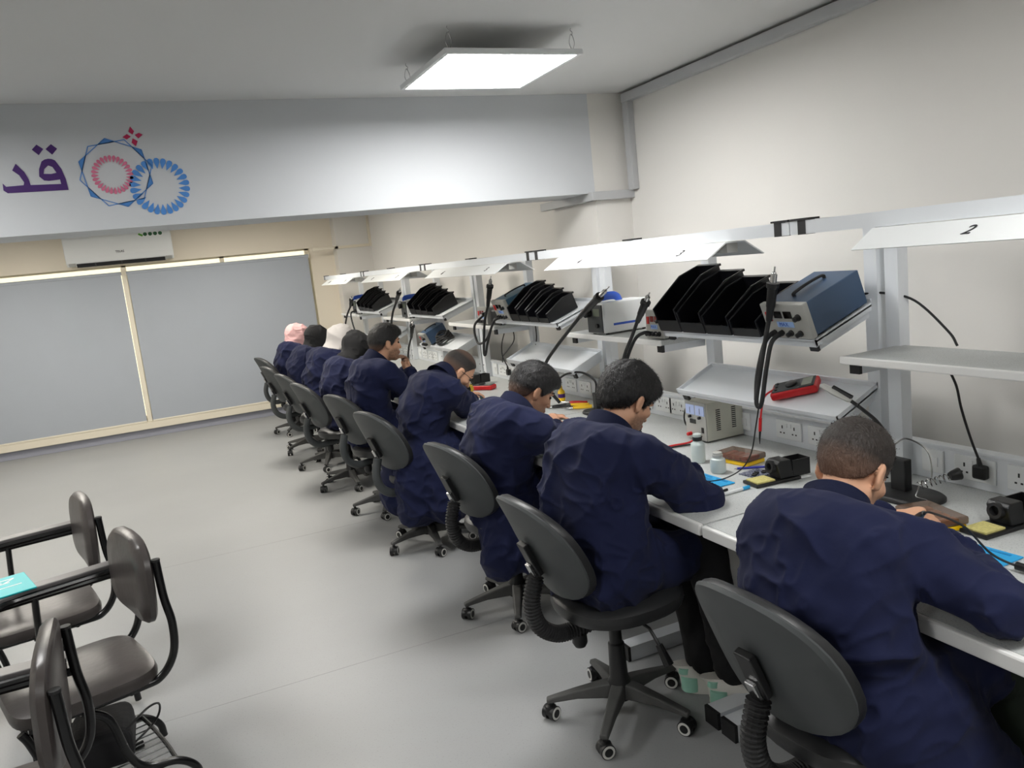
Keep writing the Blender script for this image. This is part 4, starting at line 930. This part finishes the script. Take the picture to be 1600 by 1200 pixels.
def person(label, hip, az, neck, head, haz, hpitch, wr, wl, er=None, el=None, hair='short', skin=None, vox=.007, coat_drape=(), knee=None, feet=None, trousers=None, shoes='dark', glasses=False, seed=1, hunch=.06, build=1.0, hroll=0.0, sleeves=1.0, hand_dirs=None, elbows=None, stub=.0, foot_az=None, cvox=.0085):
    skin = skin or M_skin; trousers = trousers or M_blackcloth
    hip, neck, head, wr, wl = V(hip), V(neck), V(head), V(wr), V(wl)
    root = thing('person', label, 'person', (float(hip[0]), float(hip[1]), 0)); org = (hip[0], hip[1], 0)
    fw = V((math.cos(az), math.sin(az), 0)); lf = V((-math.sin(az), math.cos(az), 0)); up = V((0, 0, 1))
    sp = unit(neck-hip); bk = unit(np.cross(sp, lf)); bk = bk if bk @ fw < 0 else -bk
    mid = hip+(neck-hip)*.50+bk*hunch; chest = hip+(neck-hip)*.80+bk*hunch*.75
    shc = neck-sp*.075+bk*.01; B_ = build
    shr, shl = shc-lf*.175*B_+fw*.03, shc+lf*.175*B_+fw*.03
    er_ = ik(shr, wr, .30, .265, er if er is not None else (-lf*.8-up*.5)); el_ = ik(shl, wl, .30, .265, el if el is not None else (lf*.8-up*.5))
    if elbows: er_, el_ = [V(e) if e is not None else d_ for e, d_ in zip(elbows, (er_, el_))]
    knr, knl = (V(k) for k in knee) if knee is not None else (hip+fw*.43-lf*.11+up*-.02, hip+fw*.43+lf*.11+up*-.02)
    ftr, ftl = (V(f) for f in feet) if feet is not None else (V((*(hip+fw*.40-lf*.12)[:2], .07)), V((*(hip+fw*.38+lf*.12)[:2], .07)))
    cr, sr = math.cos(hpitch), math.sin(hpitch)
    hf = V((math.cos(haz)*cr, math.sin(haz)*cr, -sr)); hl = V((-math.sin(haz), math.cos(haz), 0)); hu = np.cross(hf, hl)
    if hroll: hl, hu = hl*math.cos(hroll)+hu*math.sin(hroll), hu*math.cos(hroll)-hl*math.sin(hroll)
    HB = [hf, hl, hu]
    HS = 1.06
    def S3(*r): return tuple(x*HS for x in r)
    def H(x, y, z): return head+(hf*x+hl*y+hu*z)*HS
    scarf = hair in ('pink', 'black_scarf', 'grey_scarf')
    lo = np.min([hip-.3, neck-.3, head-.2, er_-.12, el_-.12, wr-.2, wl-.2, V((*ftr[:2], 0))-.2, V((*ftl[:2], 0))-.2], axis=0); hi = np.max([hip+.3, neck+.3, head+.2, er_+.12, el_+.12, wr+.2, wl+.2, knr+.15, knl+.15, ftr+.2, ftl+.2], axis=0); lo[2] = -.01
    # ---- body: one continuous figure
    b = Field(lo, hi, vox)
    for a_, c_, r1, r2, w1, w2 in ((hip, mid, .10, .10, .065, .055), (mid, chest, .10, .095, .055, .075), (chest, shc, .095, .065, .075, .08)):
        for s in (-1, 1): b.cone(a_+lf*s*w1, c_+lf*s*w2, r1, r2, .04)
    for sh, e, w_ in ((shr, er_, wr), (shl, el_, wl)):
        b.cone(shc, sh, .06, .05, .04); b.cone(sh, e, .048, .038, .02); b.cone(e, w_, .038, .026, .012)
    for s, kn, ft in ((-1, knr, ftr), (1, knl, ftl)):
        b.cone(hip+lf*s*.09, kn, .082, .056, .03); b.cone(kn, ft+V((0, 0, .02)), .052, .034, .015); b.cone(ft, ft+fw*.10-V((0, 0, .025)), .034, .026, .01)
    nb = head-hu*.075-hf*.02; b.cone(neck-sp*.05, nb, .060, .053, .03)
    b.ell(H(-.014, 0, .032), HB, S3(.098, .075, .088), .02); b.ell(H(.026, 0, -.045), HB, S3(.064, .055, .074), .03); b.cone(H(.062, -.012, -.098), H(.062, .012, -.098), .019, .019, .02)
    b.cone(H(.0, -.052, -.055), H(.058, -.02, -.098), .016, .014, .025); b.cone(H(.0, .052, -.055), H(.058, .02, -.098), .016, .014, .025)
    if not scarf or vox < .008:
        b.cone(H(.084, 0, .010), H(.102, 0, -.030), .008, .0108, .010); b.cone(H(.078, -.034, .024), H(.078, .034, .024), .010, .010, .012)
        for s in (-1, 1):
            b.cone(H(.100, s*.008, -.032), H(.098, s*.011, -.034), .008, .008, .006); b.ell(H(.088, s*.031, .006), HB, S3(.012, .014, .009), .008, 's')
            b.ell(H(.052, s*.046, -.018), HB, S3(.026, .018, .018), .02)
        b.cone(H(.090, -.016, -.060), H(.090, .016, -.060), .007, .007, .008); b.cone(H(.087, -.014, -.071), H(.087, .014, -.071), .0075, .0075, .006)
    if not scarf:
        for s in (-1, 1):
            eb = [unit(hf*.93+hl*s*-.3), unit(hl+hf*s*.3), hu]
            b.ell(H(-.008, s*.079, -.006), eb, S3(.019, .0085, .033), .006); b.ell(H(-.004, s*.088, -.004), eb, S3(.010, .006, .020), .004, 's'); b.cone(H(-.004, s*.076, -.034), H(.0, s*.075, -.030), .009, .009, .006)
    # hands: palm, four fingers of unequal length, thumb from the side of the palm
    for s, w_, e in ((-1, wr, er_), (1, wl, el_)):
        d = unit(w_-e)
        if hand_dirs: d = unit(hand_dirs[0 if s < 0 else 1])
        n = unit(np.cross(d, lf)); n = n if n[2] < 0 else -n        # palm faces down
        n = unit(n+lf*(-s)*.35); sd = unit(np.cross(n, d)); sd = sd if sd @ (lf*-s) > 0 else -sd   # sd points to the thumb side (inwards)
        pc = w_+d*.05
        b.cone(w_, w_+d*.03, .025, .026, .012); b.ell(pc, [d, sd, n], (.052, .042, .019), .012)
        for k_, (o_, L) in enumerate(((.028, .072), (.010, .080), (-.010, .075), (-.028, .060))):
            p = w_+d*.088+sd*o_; q = p
            for j_, (f_, ang) in enumerate(((.45, .62+.06*k_), (.32, 1.30+.06*k_), (.23, 1.95))):
                dd = d*math.cos(ang)+n*math.sin(ang); q2 = q+dd*L*f_; b.cone(q, q2, .0092-.0008*j_, .0086-.0008*j_, .004); q = q2
        p = w_+d*.030+sd*.030; q = p+unit(d*.6+sd*.6+n*.35)*.038; b.cone(p, q, .012, .010, .010); b.cone(q, q+unit(d*.9+n*.45+sd*.0)*.032, .0095, .008, .004)
    P, Q = b.mesh(); P = relax(P, Q, 1, .4)
    body = add_mesh('body', P, Q, skin, root, org)
    L_ = np.stack([(P-head) @ hf, (P-head) @ hl, (P-head) @ hu], 1)/HS
    st_ = np.clip((-.028-.35*np.clip(.03-L_[:, 0], 0, .05)-L_[:, 2])/.022, 0, 1)*np.clip((L_[:, 0]+.012)/.02, 0, 1)*(L_[:, 2] > -.13)*np.clip(((L_[:, 1]/.036)**2+((L_[:, 2]+.040)/.016)**2-.6)*2, 0.35, 1)*stub
    st_ = np.maximum(st_, stub*.9*((np.abs(L_[:, 2]+.050) < .006) & (np.abs(L_[:, 1]) < .024) & (L_[:, 0] > .07)))
    lp_ = ((np.abs(L_[:, 2]+.0655) < .011) & (np.abs(L_[:, 1]) < .021) & (L_[:, 0] > .085)).astype(float); st_ = st_*(1-lp_)
    for nm_, ar_ in (('stubble', st_*(.7+.6*(vnoise(L_, 260., 3)-.5))), ('lip', lp_*.75)):
        at_ = body.data.attributes.new(nm_, 'FLOAT', 'POINT')
        if len(at_.data) == len(ar_): at_.data.foreach_set('value', np.clip(ar_, 0, 1).astype(np.float32))
    # ---- coat
    hc = cvox; c = Field(lo-.05, hi+.05, hc); g = .030
    for a_, c_, r1, r2, w1, w2 in ((hip-sp*.03, mid, .135, .122, .075, .072), (mid, chest, .122, .112, .072, .092), (chest, shc, .112, .082, .092, .085)):
        for s in (-1, 1): c.cone(a_+lf*s*w1*B_, c_+lf*s*w2*B_, r1*B_, r2*B_, .05)
    for a_, c_, r1, r2 in ((hip-sp*.03, mid, .140, .128), (mid, chest, .128, .122), (chest, shc, .122, .092)): c.cone(a_, c_, r1*B_, r2*B_, .05)
    c.cone(shr*.8+shc*.2+bk*.005, shl*.8+shc*.2+bk*.005, .076, .076, .05)
    c.cone(shc, neck-sp*.012, .080, .068, .03)
    for sh, e, w_, s in ((shr, er_, wr, -1), (shl, el_, wl, 1)):
        c.cone(shc+lf*s*.06, sh, .080, .073, .04); c.cone(sh, e, .072*sleeves, .062*sleeves, .03); wd = unit(w_-e)
        c.cone(e, w_-wd*.035, .062*sleeves, .042, .015)
    for s, kn in ((-1, knr), (1, knl)): c.cone(hip+lf*s*.085, hip+lf*s*.085+(kn-hip-lf*s*.085)*.72, .118, .088, .05)
    for a_, b2, r1, r2 in coat_drape: c.cone(a_, b2, r1, r2, .06)
    P, Q = c.mesh(); P = relax(P, Q, 2, .5); N = normals(P, Q); P0 = P; P = wrinkle(P, N, seed, .0165, up); wgt = np.clip((np.linalg.norm(P0-neck, axis=1)-.07)/.14, .12, 1)[:, None]; P = P0+(P-P0)*wgt; P = relax(P, Q, 1, .12)
    coat = add_mesh('work_coat', P, Q, M_navy, root, org); coat['label'] = 'navy cotton work coat'
    # cuffs and folded collar
    for w_, e in ((wr, er_), (wl, el_)):
        d = unit(w_-e); a_ = Vector((w_-d*.062-V(org)).tolist()); z_ = Vector((w_-d*.004-V(org)).tolist())
        MB().tube([a_, z_], [.046, .041], 18).build('cuff', M_navy2, root, smooth=True)
    if not scarf:
        ca = unit(nb-(neck-sp*.05)); c0 = neck+ca*.005; cf = unit(hf-ca*(hf @ ca)*1.0); cl_ = np.cross(ca, cf); rings = []
        for i in range(29):
            a2 = math.radians(38+284*i/28); dr = cf*math.cos(a2)*1.12+cl_*math.sin(a2); back_ = .5-.5*math.cos(a2)
            hgt = .030+.020*back_; out = []
            for rr, zz in ((.060, -.03), (.061, hgt), (.067, hgt+.006), (.075, hgt), (.094-.008*back_, -.030+.0*back_), (.088, -.036), (.070, .0)):
                out.append(Vector((c0+dr*rr*1.06+ca*zz-V(org)).tolist()))
            rings.append(out)
        MB().loft(rings).build('collar', M_navy2, root, smooth=True)
    # ---- trousers and shoes
    t_ = Field(lo-.03, hi+.03, max(vox, .009))
    for s, kn, ft in ((-1, knr, ftr), (1, knl, ftl)):
        t_.cone(hip+lf*s*.09, kn, .098, .074, .03); t_.cone(kn, ft+unit(kn-ft)*.035, .072, .054, .02)
    P, Q = t_.mesh(); P = relax(P, Q, 1); N = normals(P, Q); P = wrinkle(P, N, seed+3, .006, up)
    add_mesh('trousers', P, Q, trousers, root, org)
    for ft in (ftr, ftl):
        f0 = Vector((ft-V(org)).tolist()); f0.z = 0; a3 = math.atan2(fw[1], fw[0]) if foot_az is None else foot_az; R3 = rz(a3)
        def ring(z, sc, dx=0, top=False):
            return [f0+R3 @ Vector((p[0]*sc+.045+dx, p[1]*sc*(1.0-.12*(p[0] > .05)), z)) for p in superell(.275, .096, n=28, p=2.5)]
        sh_ = MB().loft([ring(.001, .96), ring(.006, 1.0), ring(.028, .99)]).build('shoe_sole', M_offw if shoes == 'mint' else M_rub, root, smooth=True)
        up_ = MB(); o_ = superell(.265, .092, n=28, p=2.4); rr = []
        for z, ks in ((.026, 1.0), (.050, .98), (.072, .91), (.092, .78), (.108, .56)):
            rr.append([f0+R3 @ Vector((.04+p[0]*ks-(1-ks)*.20, p[1]*min(1, ks*1.08), z-max(0, p[0])*.12*(z-.026)/.07)) for p in o_])
        shoe = up_.loft(rr).build('shoe', M_offw if shoes == 'mint' else M_blk, root, smooth=True)
        if shoes == 'mint':
            MB().loft([[f0+R3 @ Vector((-.055+p[0]*.45, p[1]*1.06, z)) for p in superell(.16, .094, n=20)] for z in (.012, .066)]).build('heel_patch', M_mint, shoe, smooth=True)
            MB().loft([[f0+R3 @ Vector((-.075+p[0]*.3, p[1]*.78, z)) for p in superell(.16, .094, n=20)] for z in (.078, .100)]).build('heel_tab', M_mint, shoe, smooth=True)
    # ---- head covering or hair
    hv = .0045 if vox < .0075 else .007
    q = Field(head-.19, head+.19, hv)
    X = q.ax[0][:, None, None]-head[0]; Y = q.ax[1][None, :, None]-head[1]; Z = q.ax[2][None, None, :]-head[2]
    hx = (X*hf[0]+Y*hf[1]+Z*hf[2])/HS; hz = (X*hu[0]+Y*hu[1]+Z*hu[2])/HS
    if scarf:
        q = Field(np.minimum(head, neck)-.24, np.maximum(head, neck)+.22, max(hv, .007))
        q.ell(H(-.018, 0, .028), HB, S3(.122, .098, .112), .03); q.ell(H(.012, 0, -.045), HB, S3(.088, .086, .098), .04)
        q.cone(H(-.02, 0, -.06), neck-sp*.02, .092, .098, .05)
        q.ell(H(.135, 0, -.015), HB, S3(.065, .058, .088), .012, 's')
        P, Q = q.mesh(); P = relax(P, Q, 2); N = normals(P, Q); P = wrinkle(P, N, seed+5, .013, up)
        add_mesh('headscarf', P, Q, {'pink': M_pinkcloth, 'black_scarf': M_blackscarf, 'grey_scarf': M_greyscarf}[hair], root, org)
    else:
        th = {'short': .013, 'fade': .007, 'bald': .004, 'thick': .017}[hair]
        q.ell(H(-.014, 0, .034), HB, S3(.098+th, .0755+th*.75, .089+th), .01)
        if hair != 'bald':
            q.ell(H(.012, 0, .085), HB, S3(.080, .060, .040 if hair != 'thick' else .046), .03)
            if hair in ('thick', 'short'): q.ell(H(.058, 0, .068), HB, S3(.042, .058, .034), .03); q.ell(H(-.075, 0, -.005), HB, S3(.036, .058, .060), .03)
        zl = np.interp(hx, [-.13, -.07, -.035, -.02, .012, .018, .05, .075, .10, .13], [-.062, -.058, -.03, .022, .022, -.012, .03, .055, .066, .068]).astype(np.float32)
        if hair in ('short', 'thick'): zl = zl-.006
        if hair == 'bald': zl = zl+np.where(hx > .02, .03, 0).astype(np.float32)
        cut = (zl-hz)*.75; A = q.F; k_ = .008; h_ = np.clip(.5-.5*(A-cut)/k_, 0, 1); q.F = (A*(1-h_)+cut*h_+k_*h_*(1-h_)).astype(np.float32)
        P, Q = q.mesh(); P = relax(P, Q, 1); N = normals(P, Q)
        loc = np.stack([(P-head) @ hf, (P-head) @ hl, (P-head) @ hu], 1)
        amp = {'short': .0022, 'fade': .0012, 'bald': .0006, 'thick': .0032}[hair]; st = loc*np.array([.45, 1, .7])
        P = P+N*(amp*(2*vnoise(st, 95., seed)-1+.8*(2*vnoise(st, 45., seed+2)-1)))[:, None]
        hm_ = {'fade': M_hair2, 'bald': M_stub}.get(hair, M_hair); ho = add_mesh('hair', P, Q, hm_, root, org)
        side = np.clip((np.abs(loc[:, 1])-.045)/.02, 0, 1); lim = {'fade': (-.065, .035), 'short': (-.07, .0), 'bald': (-.07, .05), 'thick': (-.09, -.06)}[hair]
        fd = np.clip((lim[1]-loc[:, 2])/(lim[1]-lim[0]), 0, 1)*np.maximum(side, np.clip((-loc[:, 0]-.02)/.04, 0, 1))*{'fade': .55, 'short': .6, 'bald': .6, 'thick': .2}[hair]
        if hair == 'bald': fd = np.maximum(fd, .18*np.clip((loc[:, 2]-.09)/.02, 0, 1))
        at_ = ho.data.attributes.new('fade', 'FLOAT', 'POINT'); at_.data.foreach_set('value', fd.astype(np.float32))
        # short strands standing off the scalp
        ns = {'fade': 9000, 'short': 9000, 'bald': 4000, 'thick': 11000}[hair]; ri = np.random.default_rng(seed).integers(0, len(P), ns); rg = np.random.default_rng(seed+9)
        b0 = P[ri]+rg.normal(0, .0025, (ns, 3)); nn = N[ri]; l0 = loc[ri]
        comb = np.outer(.55*np.sign(l0[:, 0]+.02), hf)*(.6 if hair != 'thick' else .9)+np.outer(np.sign(l0[:, 1])*.5, hl)-np.outer(np.clip(.9-l0[:, 2]*7, .1, 1), hu)
        comb += rg.normal(0, .35, (ns, 3)); comb -= nn*np.sum(comb*nn, 1)[:, None]; comb /= np.linalg.norm(comb, axis=1)[:, None]+1e-6
        Lh = {'fade': .007, 'short': .012, 'bald': .003, 'thick': .020}[hair]*(.6+.8*rg.random(ns))*(1-.75*fd[ri]); dirh = comb*.9+nn*(.45 if hair in ('short', 'fade') else .28); b0 = b0-nn*.0015
        sdv = np.cross(dirh, nn); sdv /= np.linalg.norm(sdv, axis=1)[:, None]+1e-6; wv = .0007
        VV = np.stack([b0-sdv*wv, b0+sdv*wv, b0+dirh*(Lh*.6)[:, None]+sdv*wv*.7, b0+dirh*(Lh*.6)[:, None]-sdv*wv*.7], 1).reshape(-1, 3)
        so = add_mesh('hair_strands', VV, np.arange(ns*4).reshape(-1, 4), hm_, ho, org); so['kind'] = 'stuff'
        at_ = so.data.attributes.new('fade', 'FLOAT', 'POINT'); at_.data.foreach_set('value', np.repeat(fd[ri]*.8, 4).astype(np.float32))
        for s in (-1, 1):
            e0 = Vector((H(.079, s*.031, .005)-V(org)).tolist()); MB().lathe([(.001, -.007), (.005, -.005), (.007, 0), (.005, .005), (.001, .007)], tuple(e0), n=12).build('eye', M_eye, body, smooth=True)
            MB().tube([Vector((H(.086, s*.016, .026)-V(org)).tolist()), Vector((H(.084, s*.034, .031)-V(org)).tolist()), Vector((H(.070, s*.050, .025)-V(org)).tolist())], [.004, .0045, .002], 6).build('eyebrow', M_hair, body, smooth=True)
    if glasses:
        gm = MB()
        for s in (-1, 1):
            cc = H(.100, s*.032, .004); gm.tube([Vector((cc+(hl*math.cos(a)*.024+hu*math.sin(a)*.018)-V(org)).tolist()) for a in [2*PI*i/18 for i in range(19)]], .0016, 6)
            gm.tube([Vector((H(.097, s*.056, .008)-V(org)).tolist()), Vector((H(.04, s*.078, .010)-V(org)).tolist()), Vector((H(-.015, s*.084, .008)-V(org)).tolist())], .0016, 6)
        gm.tube([Vector((H(.104, -.009, .008)-V(org)).tolist()), Vector((H(.104, .009, .008)-V(org)).tolist())], .0016, 6)
        gm.build('glasses', M_cap, root, smooth=True)
    return root
WT = ZT+.075
person('nearest worker in a navy coat with cropped brown hair, elbow on the bench', (1.42, 1.40, .59), .22, (1.49, 1.465, .975), (1.60, 1.505, 1.055), .18, .70, (1.768, 1.378, .848), (1.86, 1.62, .83),
       elbows=((1.585, 1.095, .835), None), el=(0, 1, -.4), hair='fade', vox=.0065, cvox=.006, stub=.3, seed=1, hunch=.075, trousers=M_greencloth, knee=((1.83, 1.24, .56), (1.83, 1.50, .56)), feet=((1.80, 1.20, .07), (1.80, 1.52, .07)),
       coat_drape=(((1.42, 1.25, .52), (1.55, 1.10, .22), .12, .10), ((1.52, 1.22, .54), (1.66, 1.13, .30), .10, .09)), build=1.05, sleeves=1.04)
person('second worker in a navy coat with thick black hair and mint sneakers', (1.32, 2.42, .59), .08, (1.43, 2.47, 1.035), (1.545, 2.50, 1.135), .12, .62, (1.735, 2.51, .83), (1.75, 2.62, .83),
       er=(-.1, -1, -.35), el=(0, 1, -.4), hair='thick', vox=.0065, cvox=.006, stub=.75, foot_az=-.55, seed=2, hunch=.06, knee=((1.72, 2.33, .55), (1.73, 2.50, .55)), feet=((1.715, 2.205, .075), (1.685, 2.34, .075)), shoes='mint', build=1.08, sleeves=1.1)
person('third worker in a navy coat bending over the bench with short black hair', (1.38, 3.46, .59), -.02, (1.48, 3.41, .985), (1.60, 3.44, 1.06), -.10, .62, (1.775, 3.60, .83), (1.80, 3.74, .83),
       er=(-.2, -1, -.3), el=(0, 1, -.4), hair='short', vox=.007, cvox=.007, stub=.25, seed=3, hunch=.06, coat_drape=(((1.34, 3.38, .50), (1.30, 3.30, .33), .12, .10), ((1.40, 3.30, .50), (1.44, 3.20, .28), .10, .08)), build=1.02, sleeves=1.08, skin=M_skin2)
person('worker in a navy coat with glasses and receding hair, bent low', (1.36, 4.66, .60), -.05, (1.52, 4.55, 1.03), (1.64, 4.60, 1.045), -.08, .80, (1.77, 4.83, .83), (1.80, 4.95, .83),
       er=(-.3, -1, -.2), el=(0, 1, -.4), hair='bald', vox=.007, seed=4, hunch=.05, glasses=True, stub=.7, cvox=.0075, coat_drape=(((1.24, 4.68, .55), (1.21, 4.73, .30), .12, .11), ((1.28, 4.52, .55), (1.24, 4.50, .29), .12, .11), ((1.40, 4.45, .55), (1.41, 4.40, .29), .12, .11), ((1.53, 4.48, .55), (1.55, 4.44, .32), .11, .10), ((1.36, 4.62, .55), (1.36, 4.58, .32), .15, .15)), trousers=M_jeans, sleeves=1.05)
person('upright worker in a navy coat resting his chin on clasped hands', (1.30, 5.62, .60), .05, (1.38, 5.58, 1.075), (1.475, 5.60, 1.195), .02, .12, (1.615, 5.60, .975), (1.62, 5.66, .98),
       er=(.3, -.7, -1), el=(.3, .7, -1), hair='short', vox=.007, seed=5, hunch=.05, stub=.8, cvox=.0075, hand_dirs=((-.1, .35, .9), (-.1, -.35, .9)), sleeves=1.05)
person('worker with a black headscarf right beside the upright man', (1.28, 6.42, .60), .1, (1.37, 6.50, 1.0), (1.49, 6.56, 1.085), .05, .55, (1.76, 6.62, .83), (1.76, 6.78, .83), hair='black_scarf', vox=.010, seed=6)
person('worker with a pale grey headscarf between the two black ones', (1.26, 7.25, .60), .1, (1.40, 7.26, 1.03), (1.51, 7.29, 1.12), .05, .45, (1.74, 7.44, .83), (1.74, 7.60, .83), hair='grey_scarf', vox=.010, seed=7)
person('worker with a black headscarf beside the pink-scarfed one', (1.25, 8.12, .60), .1, (1.37, 8.12, 1.0), (1.455, 8.14, 1.085), .05, .4, (1.72, 8.30, .83), (1.72, 8.46, .83), hair='black_scarf', vox=.010, seed=8)
person('farthest worker with a pink headscarf by the window', (1.30, 9.22, .60), .1, (1.37, 9.22, .985), (1.44, 9.24, 1.075), .0, .2, (1.72, 9.40, .83), (1.72, 9.56, .83), hair='pink', vox=.010, seed=9)
